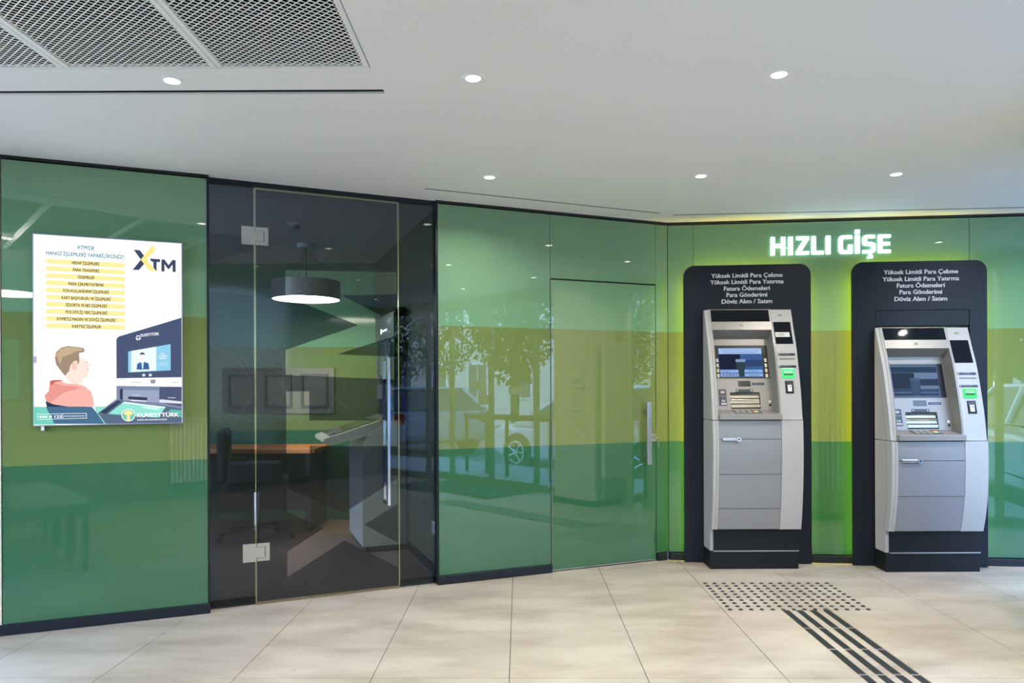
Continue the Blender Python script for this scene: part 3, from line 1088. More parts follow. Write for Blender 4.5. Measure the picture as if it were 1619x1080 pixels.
# ------------------------------------------------------------------ expanded metal ceiling grille
gr = thing('ceiling_grille', 'white expanded-metal ceiling grille in three framed panels at upper left', 'grille', (0, 0, CZ))
xs = [GX0 + 0.003, -2.258, -1.683, -1.1075, GX1 - 0.003]
M_gw = mat('white coated steel', (0.88, 0.88, 0.88, 1), 0.5)
for i in range(4):
    xa, xb = xs[i], xs[i + 1]
    for (yb0, yb1) in ((GY0 + 0.003, GY1 - 0.003),):
        bm = B()
        f = 0.021
        box(bm, xa + .0015, xa + f, yb0, yb1, 0, 0.012)
        box(bm, xb - f, xb - .0015, yb0, yb1, 0, 0.012)
        box(bm, xa + f, xb - f, yb1 - 0.010, yb1, 0, 0.012)
        box(bm, xa + f, xb - f, yb0, yb0 + f, 0, 0.012)
        fr_ = obj('panel_frame', bm, M_gw, gr)
        # lattice strands
        bm = B()
        lw, sw, t = 0.030, 0.0125, 0.0030
        x0, x1 = xa + f - .002, xb - f + .002
        ny = int((yb1 - yb0 - 0.03) / sw)
        nx = int((x1 - x0) / (lw / 2))
        ystart = yb0 + f
        for r_ in range(ny):
            yy = yb1 - 0.010 - r_ * sw
            pts = []
            for k in range(nx + 1):
                up_ = ((k + r_) % 2 == 0)
                pts.append((x0 + (x1 - x0) * k / nx, yy + (sw * 0.5 if up_ else -sw * 0.5) * 0.92))
            a_ = [bm.verts.new((px, py + t * .5, 0.0015)) for px, py in pts]
            b_ = [bm.verts.new((px, py - t * .5, 0.0034)) for px, py in pts]
            for k in range(nx):
                bm.faces.new((a_[k], a_[k + 1], b_[k + 1], b_[k]))
        m_ = obj('metal_mesh', bm, M_gw, gr)
        m_['kind'] = 'stuff'

# ------------------------------------------------------------------ tactile floor markers
M_tac = mat('dark steel stud', '#34383c', 0.32, 0.8)
M_bar = mat('black rubber strip', '#1d2226', 0.45, noise=0.2, nscale=60)
M_rim = mat('strip rim', '#7d7a70', 0.4, 0.6)
bm = B()
cyl(bm, (0, 0, 0), 0.0135, 0.0045, n=14, r2=0.0095)
stud_me = mesh('tactile_stud', bm, M_tac)
def studs(label, x, y, nx, ny):
    t = thing('tactile_stud_field', label, 'tactile studs', (x, y, 0), TY)
    for i in range(nx):
        for j in range(ny):
            obj('stud', stud_me, None, t, (i * 0.0600, -j * 0.0597, 0.0))
studs('block of round dark tactile floor studs in front of the left cash machine', 1.238, 4.537, 14, 10)
bm = B()
box(bm, 0, 0.033, -0.285, 0, 0, 0.0035, bev=0.0015, seg=1)
bar_me = mesh('guide_bar', bm, M_bar)
bm = B()
box(bm, -0.0022, 0.0352, -0.2872, 0.0022, 0, 0.0014)
rim_me = mesh('guide_bar_rim', bm, M_rim)
t = thing('tactile_guide_strip', 'four rows of dark tactile guide bars running towards the studs', 'guide strip', (1.524, 3.978, 0), TY)
for j in range(7):
    for i in range(4):
        b = obj('guide_bar', bar_me, None, t, (i * 0.0757, -j * 0.3005, 0))
        obj('bar_rim', rim_me, None, b)

# ------------------------------------------------------------------ backlit poster
loc, rz = frame(W1)
post = thing('lightbox_poster', 'backlit white poster about video teller services on the left green wall', 'poster', loc, rz)
PU0, PU1, PZ0, PZ1 = -2.678, -1.973, 1.076, 2.077
bm = B()
box(bm, PU0, PU1, -0.030, -0.001, PZ0, PZ1, bev=0.001, seg=1)
obj('lightbox_frame', bm, mat('pale frame', '#b9bdd8', 0.35, 0.3), post)
bm = B()
box(bm, PU0 + .005, PU1 - .005, -0.0306, -0.0295, PZ0 + .005, PZ1 - .005)
obj('poster_sheet', bm, printed('backlit white', (1, 1, 1, 1), 1.1), post)
bm = B()
box(bm, PU0 + .033, PU0 + .047, -0.022, -0.006, PZ0 - .024, PZ0)
obj('cable_outlet', bm, M_letter, post)

def sheet(x, y):
    """layout of the printed sheet, from readings of its picture, into metres on the sheet"""
    p = (x - 46.0) / 238.0
    s = p * 3.70 / (3.95 - 0.25 * p)
    t = (y - (368 + 15 * p)) / ((674 - 4 * p) - (368 + 15 * p))
    return (min(max(PU0 + .705 * s, PU0 + .005), PU1 - .005), min(max(PZ1 - 1.001 * t, PZ0 + .005), PZ1 - .005))
A_ = lambda x, y: sheet(40 + x / 6.352, 360 + y / 6.352)
C_ = lambda x, y: sheet(40 + x / 6.0, 510 + y / 6.0)
LAY = [0]
def layer(name, pts, col, fn, es=1.0):
    LAY[0] += 1
    d = -0.0307 - 0.00012 * LAY[0]
    bm = B()
    poly(bm, [(fn(*p)[0], d, fn(*p)[1]) for p in pts])
    bmesh.ops.recalc_face_normals(bm, faces=bm.faces)
    return obj(name, bm, printed('ink ' + col + str(es), col, es), post)
def ell(cx, cy, rx, ry, n=20, a0=0, a1=360):
    return [(cx + rx * math.cos(math.radians(a0 + (a1 - a0) * i / n)), cy + ry * math.sin(math.radians(a0 + (a1 - a0) * i / n))) for i in range(n + (a1 - a0 != 360))]
def ptext(s, x0, x1, yb, cap_px, col, fn, bold=0.0, spin=0.0):
    """baseline yb at the middle; x0..x1 extent"""
    LAY[0] += 1
    a, b = fn(x0, yb), fn(x1, yb)
    c = fn((x0 + x1) / 2, yb)
    top = fn((x0 + x1) / 2, yb - cap_px)
    return text('lettering', s, printed('ink ' + col + '1.0', col, 1.0), post, (a[0] + b[0]) / 2, c[1], -0.0307 - 0.00012 * LAY[0],
                width=(b[0] - a[0]), cap=top[1] - c[1], depth=0.0, bold=bold, spin=spin)
ptext("XTM'DE", 488, 663, 216, 40, '#1f8296', A_, 0.028)
ptext('HANGİ İŞLEMLERİ YAPABİLİRSİNİZ?', 177, 962, 288, 38, '#1f8296', A_, 0.028)
BAR = ['HESAP İŞLEMLERİ', 'PARA TRANSFERİ', 'ÖDEMELER', 'PARA ÇEKME/YATIRMA', 'FON KULLANDIRIM İŞLEMLERİ', 'KART BAŞVURUSU VE İŞLEMLERİ',
       'SİGORTA VE BES İŞLEMLERİ', 'POS ÜYE İŞ YERİ İŞLEMLERİ', 'KIYMETLİ MADEN VE DÖVİZ İŞLEMLERİ', 'KARTSIZ İŞLEMLER']
EXT = [(438, 712), (448, 712), (495, 663), (400, 757), (348, 808), (333, 826), (374, 788), (374, 790), (286, 874), (438, 729)]
for i, (s, (x0, x1)) in enumerate(zip(BAR, EXT)):
    yl, yr = 332 + 72.2 * i, 376 + 69.5 * i
    h = 24
    layer('printed_bar', [(164, yl), (188, yl - h), (960, yr - h - 1), (979, yr), (960, yr + h), (188, yl + h)], '#fbe9a0', A_)
    ym = yl + (yr - yl) * ((x0 + x1) / 2 - 164) / 815
    ptext(s, x0, x1, ym + 15, 31, '#2e2e28', A_, 0.028)
layer('printed_logo', [(1060, 217), (1122, 222), (1166, 278), (1133, 318)], '#3f4762', A_)
layer('printed_logo', [(1133, 318), (1166, 362), (1112, 422), (1048, 420)], '#3f4762', A_)
layer('printed_logo', [(1245, 178), (1290, 205), (1192, 318), (1287, 433), (1218, 430), (1133, 315)], '#fbe48c', A_)
layer('printed_logo', [(1222, 306), (1327, 313), (1327, 343), (1292, 341), (1292, 437), (1258, 396), (1258, 339), (1240, 338)], '#3f4762', A_)
layer('printed_logo', [(1340, 437), (1340, 314), (1372, 316), (1412, 372), (1452, 320), (1484, 322), (1484, 443), (1452, 441), (1452, 368), (1420, 412),
                       (1404, 411), (1371, 362), (1371, 438)], '#3f4762', A_)
# the pictured kiosk
layer('printed_kiosk', [(833, 530), (833, 165), (840, 145), (862, 130), (1300, 0), (1454, -47), (1454, 522)], '#4a5674', C_)
layer('printed_screen', [(945, 275), (1350, 205), (1350, 455), (945, 475)], '#8fcbe6', C_)
layer('printed_screen', [(975, 270), (1213, 229), (1213, 456), (972, 470)], '#e6f4fa', C_)
layer('printed_figure', [(1025, 448), (1030, 395), (1056, 378), (1080, 384), (1104, 374), (1140, 390), (1147, 446)], '#41649a', C_)
layer('printed_figure', [(1070, 379), (1080, 386), (1094, 376), (1088, 440), (1078, 440)], '#cfe2f2', C_)
layer('printed_figure', ell(1080, 328, 22, 38), '#fbe9e2', C_)
layer('printed_figure', ell(1080, 305, 25, 22, 12, 180, 360), '#55586a', C_)
layer('printed_kiosk', ell(1093, 500, 15, 14), '#d9dce8', C_)
layer('printed_kiosk', ell(1155, 499, 15, 14), '#d9dce8', C_)
ptext('Xİ', 1256, 1290, 306, 14, '#ffffff', C_, 0.01)
ptext('ÜYE İŞYERİ', 1235, 1318, 328, 16, '#ffffff', C_, 0.01)
ptext('İŞLEMLER', 1244, 1308, 348, 14, '#ffffff', C_, 0.01)
ptext('Sizin için tek', 1245, 1310, 388, 9, '#ffffff', C_, 0.0)
ptext('dokunuş ile yanınızda', 1235, 1322, 406, 9, '#ffffff', C_, 0.0)
layer('printed_emblem', ell(1042, 146, 23, 25), '#f4f6fb', C_)
layer('printed_emblem', [(1036, 170), (1040, 145), (1030, 148), (1022, 140), (1042, 128), (1062, 140), (1054, 148), (1046, 145), (1049, 170)], '#5b6888', C_)
ptext('KUVEYTTÜRK', 1068, 1243, 127, 28, '#f4f6fb', C_, 0.03, spin=0.13)
layer('printed_kiosk', [(833, 602), (833, 530), (1454, 521), (1454, 612)], '#fdfdfe', C_)
layer('printed_kiosk', [(975, 569), (975, 565), (1070, 565), (1070, 569)], '#8b8fa6', C_)
layer('printed_kiosk', [(1153, 545), (1207, 543), (1200, 580), (1162, 579)], '#8f93a2', C_)
layer('printed_kiosk', [(1358, 568), (1415, 568), (1418, 560), (1420, 575), (1358, 573)], '#a9adc0', C_)
layer('printed_kiosk', [(833, 602), (1454, 612), (1454, 960), (700, 960), (650, 860), (833, 725)], '#7f88a6', C_)
layer('printed_kiosk', [(865, 630), (893, 628), (893, 742), (865, 725)], '#3a4058', C_)
layer('printed_kiosk', [(893, 640), (1240, 645), (1235, 760), (893, 742)], '#9aa3bd', C_)
layer('printed_kiosk', [(945, 703), (1127, 712), (1124, 742), (945, 728)], '#3a4058', C_)
layer('printed_kiosk', [(970, 737), (1120, 744), (1120, 752), (970, 745)], '#eef1f8', C_)
layer('printed_kiosk', [(1243, 614), (1454, 614), (1454, 800), (1243, 760)], '#4f5876', C_)
layer('printed_kiosk', [(1240, 738), (1256, 730), (1454, 752), (1454, 774), (1240, 762)], '#d7dbe6', C_)
ptext('Para Yatırma', 1325, 1395, 722, 14, '#eef1f8', C_, 0.01)
ptext('Para Çekme', 990, 1053, 694, 12, '#eef1f8', C_, 0.01)
layer('printed_desk', [(655, 860), (850, 732), (885, 740), (1300, 796), (1454, 820), (1454, 962), (730, 962)], '#5a6c84', C_)
layer('printed_desk', [(675, 855), (845, 742), (875, 752), (730, 868)], '#39425c', C_)
layer('printed_desk', [(752, 868), (905, 752), (1300, 803), (1232, 905)], '#8fe0d0', C_)
layer('printed_desk', [(905, 752), (1300, 803), (1290, 815), (890, 765)], '#eafbf8', C_)
layer('printed_desk', [(1065, 812), (1095, 795), (1250, 812), (1230, 835)], '#c9f2ea', C_)
layer('printed_desk', [(1330, 850), (1345, 826), (1454, 838), (1454, 905)], '#5fb9a8', C_)
# the pictured visitor
layer('printed_figure', [(50, 962), (50, 800), (170, 800), (170, 760), (230, 780), (380, 795), (600, 800), (640, 850), (720, 962)], '#4a6f8e', C_)
layer('printed_figure', [(160, 745), (372, 790), (372, 800), (170, 800)], '#333c58', C_)
layer('printed_figure', [(375, 560), (340, 500), (380, 400), (480, 330), (535, 350), (552, 372), (592, 402), (590, 418), (572, 424), (570, 440), (576, 452), (562, 470), (562, 500), (548, 520), (512, 532), (505, 575), (440, 590)], '#fbe0d3', C_)
layer('printed_figure', [(250, 340), (262, 280), (310, 238), (380, 222), (440, 230), (520, 240), (534, 262), (528, 280), (480, 290), (482, 370), (470, 400), (455, 360), (425, 370), (395, 410), (385, 460), (345, 505), (322, 480), (262, 400)], '#a08a76', C_)
layer('printed_figure', [(262, 300), (310, 250), (380, 232), (500, 246), (528, 262), (440, 275), (400, 300), (320, 330), (300, 400)], '#c4ab8b', C_)
layer('printed_figure', ell(432, 412, 24, 40), '#f4c3ae', C_)
layer('printed_figure', [(150, 690), (190, 650), (200, 560), (230, 545), (310, 545), (345, 575), (440, 582), (520, 598), (590, 650), (612, 720), (622, 798), (372, 798), (230, 775), (165, 745)], '#f4b3a8', C_)
layer('printed_figure', [(150, 690), (192, 648), (205, 572), (240, 575), (345, 600), (430, 605), (505, 618), (420, 640), (330, 665), (215, 755), (168, 742)], '#e5978f', C_)
layer('printed_figure', [(200, 566), (212, 549), (300, 543), (318, 552), (250, 566), (215, 600)], '#c76a68', C_)
layer('printed_figure', [(545, 372), (556, 368), (558, 374), (546, 378)], '#8a6a60', C_)
layer('printed_figure', [(550, 442), (568, 440), (566, 449), (552, 450)], '#e8a090', C_)
layer('printed_edge', [(46, 262), (80, 266), (80, 271), (46, 268)], '#9fc9e8', C_)
layer('printed_edge', [(46, 318), (78, 320), (78, 384), (46, 384)], '#b9aebb', C_)
layer('printed_edge', [(46, 434), (80, 436), (80, 441), (46, 440)], '#bcd6ee', C_)
# teal footer, printed over the picture as its own tone
layer('printed_footer', [(47, 803), (160, 800), (165, 803), (245, 968), (47, 968)], '#74cdbb', C_)
layer('printed_footer', [(625, 798), (745, 797), (655, 860), (730, 962), (718, 962), (640, 850)], '#8fdccb', C_)
layer('printed_emblem', ell(946, 880, 67, 60), '#f8fcf9', C_)
layer('printed_emblem', ell(946, 880, 60, 53), '#7cc4b0', C_)
layer('printed_emblem', [(930, 934), (936, 875), (958, 875), (964, 934)], '#f3e6a0', C_)
for a in (-150, -120, -90, -60, -30):
    ca, sa = math.cos(math.radians(a)), math.sin(math.radians(a))
    layer('printed_emblem', [(946 - 9 * sa, 880 + 9 * ca * .9), (946 + 44 * ca - 11 * sa, 880 + 42 * sa + 10 * ca), (946 + 52 * ca, 880 + 48 * sa), (946 + 44 * ca + 11 * sa, 880 + 42 * sa - 10 * ca), (946 + 9 * sa, 880 - 9 * ca * .9)], '#f3e6a0', C_)
ptext('KUVEYTTÜRK', 1030, 1425, 897, 38, '#ffffff', C_, 0.035)
ptext('SAĞLAM BANKACILIK', 1030, 1315, 930, 13, '#ffffff', C_, 0.02)
for a in ((83, 866, 550, 860), (83, 918, 550, 905)):
    layer('printed_rule', [(a[0], a[1]), (a[2], a[3]), (a[2], a[3] + 4), (a[0], a[1] + 4)], '#ffffff', C_)
for x in (83, 320, 547):
    layer('printed_rule', [(x, 863), (x + 4, 863), (x + 4, 914), (x, 914)], '#ffffff', C_)
ptext('444 0 123', 97, 313, 905, 27, '#ffffff', C_, 0.03)
ptext('www.kuveytturk.com.tr', 330, 542, 892, 13, '#ffffff', C_, 0.02)

# ------------------------------------------------------------------ room behind the dark glass
M_carpet = mat('brown carpet', '#6a5545', 0.95, noise=0.22, nscale=26, bump=0.5)
bm = B()
poly(bm, [(-4.4, 3.05, 0.004), (-1.95, 3.965, 0.004), (-0.50, 4.592, 0.004), (-0.47, 4.65, 0.004), (-1.36, 6.95, 0.004), (-4.4, 6.95, 0.004)])
for v in list(bm.verts):
    pass
bmesh.ops.extrude_face_region(bm, geom=list(bm.faces))
for v in list(bm.verts)[:6]:
    v.co.z = -0.06
bmesh.ops.recalc_face_normals(bm, faces=bm.faces)
struct('floor_inner', bm, M_carpet, label='brown carpet in the small room behind the dark glass', cat='floor')
bm = B()
box(bm, -4.5, -1.1, 6.80, 6.86, 0, CZ)
struct('wall_inner_back', bm, banded('banded painted wall', 0.1, 1.4), label='banded green back wall of the room behind the dark glass')
bm = B()
box(bm, -4.5, -4.44, 3.4, 6.86, 0, CZ)
struct('wall_inner_left', bm, M_beige, label='left wall of the room behind the dark glass')
WR = math.atan2(2.30, -0.90)                    # direction of the inner side wall
bm = B()
box(bm, 0, 2.5, -0.06, 0.0, 0, CZ)
struct('wall_inner_right', bm, mat('olive wall', '#5f6c50', 0.6), (-0.455, 4.60, 0), WR, label='olive side wall right behind the dark glass')
bm = B()
box(bm, 0.0, 2.45, 0.0, 0.014, 0, 0.07)
struct('baseboard_inner', bm, M_dark, (-0.455, 4.60, 0), WR, label='dark skirting of the inner side wall', cat='baseboard')
bm = B()
box(bm, -4.5, 0.0, 5.3, 6.9, CZ, CZ + .1)
struct('ceiling_inner', bm, M_white, label='ceiling of the room behind the dark glass', cat='ceiling')
# wall socket on the side wall
s = thing('wall_socket', 'white wall socket low on the side wall behind the dark glass', 'socket', (-0.455 - .364 * .20, 4.60 + .931 * .20, 0.32), WR)
bm = B()
box(bm, -0.042, 0.042, 0.001, 0.011, -0.042, 0.042, bev=0.004)
sk = obj('socket_frame', bm, M_letter, s)
bm = B()
cyl(bm, (0, 0.0075, 0), 0.020, 0.004, 'y', 20)
obj('socket_well', bm, mat('socket grey', '#9a9a98', 0.5), s)

# pendant lamp
def pendant(label, x, y, up=0.0):
    pl_ = thing('pendant_lamp', label, 'lamp', (x, y, 0))
    bm = B()
    cyl(bm, (0, 0, 2.012), 0.280, 0.150, n=48, ring=0.272)
    cyl(bm, (0, 0, 2.150 if not up else 2.09), 0.271, 0.006, n=48)
    obj('drum_shade', bm, mat('grey drum', '#6d6f6a', 0.5), pl_)
    bm = B()
    cyl(bm, (0, 0, 2.016), 0.271, 0.008, n=48)
    obj('diffuser', bm, printed('warm lamp diffuser', (1.0, 0.92, 0.76, 1), PENDANT_E), pl_)
    bm = B()
    for a in (30, 150, 270):
        ca, sa = math.cos(math.radians(a)), math.sin(math.radians(a))
        tube(bm, (0.22 * ca, 0.22 * sa, 2.155), (0.02 * ca, 0.02 * sa, CZ - .03), 0.0018, 5)
    tube(bm, (0.0, 0, 2.155), (0.0, 0, CZ - .03), 0.004, 6)
    obj('suspension_cable', bm, M_black, pl_)
    bm = B()
    cyl(bm, (0, 0, CZ - .035), 0.07, 0.034, n=24)
    obj('ceiling_rose', bm, M_white, pl_)
    if up:
        bm = B()
        cyl(bm, (0, 0, 2.097), 0.25, 0.006, n=40)
        obj('added_uplight_disc', bm, printed('added warm uplight', (1.0, 0.95, 0.88, 1), up), pl_)  # added glow inside the drum, brightens the ceiling above it
pendant('large round drum pendant lamp glowing behind the dark glass door', -1.72, 5.90)
pendant('round drum pendant lamp over the waiting chairs, open at the top with an added uplight', -2.35, 1.40, up=38.0)
sd = thing('smoke_detector', 'small round smoke detector on the ceiling behind the dark glass door', 'detector', (-1.59, 5.17, CZ))
bm = B()
cyl(bm, (0, 0, -0.016), 0.055, 0.015, n=24)
obj('detector_base', bm, M_white, sd)
bm = B()
cyl(bm, (0, 0, -0.042), 0.030, 0.026, n=24, r2=0.042)
obj('detector_head', bm, mat('detector grey', '#a0a0a0', 0.5), sd)

# video teller kiosk against the side wall
ang = math.atan2(-0.364, -0.931)
kk = thing('video_teller_kiosk', 'silver and dark video teller kiosk with sloping desk behind the dark glass door', 'kiosk', (-0.83, 5.52, 0), ang)
kk.rotation_euler[2] = math.atan2(-.36, -.933)
bm = B()
plate(bm, [(0, 0.05), (0.34, 0.05), (0.34, 0.78), (0.30, 0.90), (0.12, 1.02), (0, 1.02)], -0.70, 0.0)
obj('kiosk_body', bm, mat('kiosk silver', '#b5b3a8', 0.35, 0.3), kk)
bm = B()
box(bm, 0.0, 0.32, -0.69, -0.01, 0.002, 0.05)
obj('kiosk_plinth', bm, M_plinth, kk)
bm = B()
plate(bm, rrect(0.0, 0.095, 1.00, 1.90, 0.045, (0, 0, 1, 0)), -0.70, 0.0)
hb = obj('kiosk_tower', bm, mat('kiosk navy', '#151a22', 0.35), kk)
for z0, z1, m in ((1.18, 1.30, M_silver),):
    bm = B()
    box(bm, 0.093, 0.101, -0.69, -0.01, z0, z1)
    obj('kiosk_slot_band', bm, m, hb)
bm = B()
plate(bm, [(0.094, 1.02), (0.099, 1.02), (0.099, 1.86), (0.055, 1.905), (0, 1.905), (0, 1.899), (0.052, 1.899), (0.094, 1.857)], -0.003, 0.002)
obj('kiosk_trim', bm, mat('gold trim', '#c9bd93', 0.3, 0.8), hb)
bm = B()
box(bm, 0.093, 0.099, -0.56, -0.14, 1.38, 1.66)
obj('kiosk_screen', bm, M_blackglass, hb)
bm = B()
cyl(bm, (0.096, -0.50, 1.745), 0.022, 0.006, 'x', 14)
box(bm, 0.096, 0.101, -0.46, -0.26, 1.738, 1.752)
obj('lit_emblem', bm, printed('cool white light', (0.8, 0.92, 1, 1), 1.6), hb)
bm = B()
plate(bm, [(0.09, 1.05), (0.62, 0.885), (0.63, 0.86), (0.58, 0.835), (0.30, 0.90), (0.09, 0.99)], -0.68, -0.02)
dk = obj('kiosk_desk', bm, mat('kiosk desk silver', '#c9c5b4', 0.25, 0.6), kk)
bm = B()
plate(bm, [(0.22, 1.0155), (0.57, 0.9055), (0.57, 0.9035), (0.22, 1.0135)], -0.62, -0.10)
obj('desk_screen', bm, M_blackglass, dk)
# desk along the back wall
dsk = thing('office_desk', 'long desk with orange top against the back wall behind the dark glass', 'desk', (-2.75, 6.45, 0))
bm = B()
box(bm, -1.2, 1.02, -0.28, 0.30, 0.70, 0.74, bev=0.004)
obj('desktop', bm, mat('orange wood', '#c4793c', 0.45, noise=0.12, nscale=8, nstretch=(1, 8, 1)), dsk)
for x in (-1.15, 0.93):
    bm = B()
    box(bm, x, x + .04, -0.26, 0.28, 0.005, 0.70)
    obj('desk_side', bm, M_plinth, dsk)
bm = B()
box(bm, -1.11, 0.93, 0.24, 0.262, 0.12, 0.70)
obj('modesty_panel', bm, M_plinth, dsk)
# framed board
fb = thing('framed_board', 'pale board with three framed notices on the back wall behind the dark glass', 'notice board', (-2.25, 6.797, 1.25))
bm = B()
box(bm, -0.54, 0.54, -0.015, 0, -0.22, 0.22, bev=0.002)
obj('board', bm, mat('board olive grey', '#77765f', 0.6), fb)
for x in (-0.35, 0.0, 0.35):
    bm = B()
    plate(bm, [(x - .13, -.16), (x + .13, -.16), (x + .13, .16), (x - .13, .16)], -0.03, -0.015, holes=([(x - .11, -.14), (x + .11, -.14), (x + .11, .14), (x - .11, .14)],))
    f_ = obj('frame', bm, mat('frame grey', '#55534a', 0.5), fb)
    bm = B()
    box(bm, x - .11, x + .11, -0.018, -0.0155, -.14, .14)
    obj('notice', bm, mat('notice paper', '#7f7a66', 0.7), f_)
# office chair
oc = thing('office_chair', 'dark upholstered swivel chair behind the dark glass pane', 'chair', (-2.16, 5.95, 0.004), math.radians(200))
M_uph = mat('dark upholstery', '#23252c', 0.8)
bm = B()
box(bm, -0.26, 0.26, -0.26, 0.26, 0.42, 0.52, bev=0.035, seg=3)
obj('seat', bm, M_uph, oc)
bm = B()
box(bm, 0.20, 0.30, -0.25, 0.25, 0.50, 0.93, bev=0.04, seg=3)
obj('backrest', bm, M_uph, oc)
for sy in (-1, 1):
    bm = B()
    box(bm, -0.20, 0.22, sy * 0.29 - 0.03, sy * 0.29 + 0.03, 0.50, 0.68, bev=0.025, seg=3)
    obj('armrest', bm, M_uph, oc)
bm = B()
cyl(bm, (0, 0, 0.08), 0.03, 0.34, n=14)
obj('column', bm, M_steel, oc)
for k in range(5):
    a = math.radians(72 * k + 20)
    bm = B()
    tube(bm, (0, 0, 0.11), (0.30 * math.cos(a), 0.30 * math.sin(a), 0.075), 0.016, 8)
    l_ = obj('leg', bm, M_black, oc)
    bm = B()
    cyl(bm, (0.30 * math.cos(a) - .02, 0.30 * math.sin(a), 0.03), 0.03, 0.04, 'x', 12)
    obj('castor', bm, M_black, l_)

# ------------------------------------------------------------------ the room around the viewer (seen mirrored in the glass)
bm = B()
box(bm, -3.2, 2.95, -0.72, Y_REAR, 0, CZ)
rear = struct('wall_rear', bm, mat('pale green wall', '#8b947a', 0.7, noise=0.03, nscale=3), label='pale green wall behind the viewer with a dark greeting text')
t = bpy.data.objects.new('wall_text', None)
COL.objects.link(t)
t.parent = rear
t.location = (0, Y_REAR, 0)
t.rotation_euler = (0, 0, math.pi)
M_wt = mat('dark wall text', '#3c4a30', 0.6)
text('lettering', "Kuveyt Türk'e Hoş Geldiniz", M_wt, t, -1.75, 1.50, -0.001, width=2.3, cap=0.135, bold=0.02)
text('lettering', 'Sağlam bir karar verdiniz', M_wt, t, -1.75, 1.74, -0.001, width=1.55, cap=0.085, bold=0.015)
bm = B()
for k in range(34):
    x, z = rnd.uniform(-2.9, 3.0), rnd.uniform(0.5, 2.2)
    a = rnd.choice((0.5, -0.5, 1.57, 1.0, -1.0))
    L = rnd.uniform(0.3, 0.7)
    x2, z2 = min(3.1, max(-2.9, x + L * math.cos(a))), min(2.4, z + L * math.sin(a))
    nx_, nz_ = -(z2 - z) / L * .005, (x2 - x) / L * .005
    plate(bm, [(x - nx_, z - nz_), (x2 - nx_, z2 - nz_), (x2 + nx_, z2 + nz_), (x + nx_, z + nz_)], -0.003, -0.0005)
obj('line_tracery', bm, M_letter, t)
bm = B()
box(bm, -3.26, -3.2, -0.72, 1.30, 0, CZ)
box(bm, -3.26, -3.2, 3.20, 3.42, 0, CZ)
struct('wall_side', bm, M_beige, label='cream wall at the far left, outside the view')
# wall screen
ws = thing('wall_screen', 'turquoise wall display behind the viewer, mirrored in the left green glass', 'display', (0, Y_REAR, 0), math.pi)
bm = B()
box(bm, 1.96, 2.92, -0.05, -0.001, 1.16, 1.80, bev=0.003)
obj('screen_case', bm, M_black, ws)
bm = B()
box(bm, 1.98, 2.90, -0.0515, -0.049, 1.18, 1.78)
obj('screen_face', bm, printed('turquoise screen', '#3fb3a0', 1.1), ws)
for s_, z, c in (('Eğitim', 1.60, .075), ('harcamalarınıza', 1.50, .045), ('5 taksit', 1.36, .085)):
    text('lettering', s_, mat('screen text', '#26403a', 0.4), ws, 2.03, z, -0.0517, cap=c, bold=0.02, align='L')
# radiators
M_rad = mat('white radiator enamel', '#d9d8d2', 0.4)
def radiator(label, loc, rz, w, z0, z1, n):
    r = thing('radiator', label, 'radiator', loc, rz)
    for k in range(n):
        x = -w / 2 + w * (k + .5) / n
        bm = B()
        box(bm, x - w / n * .38, x + w / n * .38, -0.09, -0.03, z0, z1, bev=0.012)
        obj('column', bm, M_rad, r)
    bm = B()
    for z in (z0 + .04, z1 - .06):
        box(bm, -w / 2, w / 2, -0.072, -0.048, z, z + .02)
    box(bm, -w / 2 + .05, -w / 2 + .08, -0.05, 0.001, z1 - .2, z1 - .17)
    box(bm, w / 2 - .08, w / 2 - .05, -0.05, 0.001, z1 - .2, z1 - .17)
    obj('manifold', bm, M_rad, r)
    bm = B()
    for x in (-w / 2 + .02, w / 2 - .02):
        tube(bm, (x, -0.06, 0.0), (x, -0.06, z0 + .04), 0.009, 8)
    obj('supply_pipe', bm, M_steel, r)
radiator('white column radiator on the wall behind the viewer', (-0.35, Y_REAR, 0), math.pi, 0.42, 0.18, 0.95, 9)
# waiting chairs
M_seat = mat('grey green upholstery', '#8f958a', 0.8)
def waiting_chair(label, y):
    c = thing('waiting_chair', label, 'chair', (-2.22, y, 0), 0, 'waiting chairs')
    bm = B()
    box(bm, -0.24, 0.26, -0.235, 0.235, 0.40, 0.485, bev=0.02, seg=2)
    obj('seat', bm, M_seat, c)
    bm = B()
    box(bm, -0.31, -0.235, -0.235, 0.235, 0.36, 0.83, bev=0.02, seg=2)
    obj('backrest', bm, M_seat, c)
    for x in (-0.27, 0.21):
        for s_ in (-0.205, 0.205):
            bm = B()
            box(bm, x - .016, x + .016, s_ - .016, s_ + .016, 0, 0.405)
            obj('leg', bm, M_silver, c)
waiting_chair('grey upholstered waiting chair nearer the left glass wall, mirrored in it', 2.22)
waiting_chair('grey upholstered waiting chair in the middle of the row', 1.70)
waiting_chair('grey upholstered waiting chair farthest from the left glass wall', 1.18)

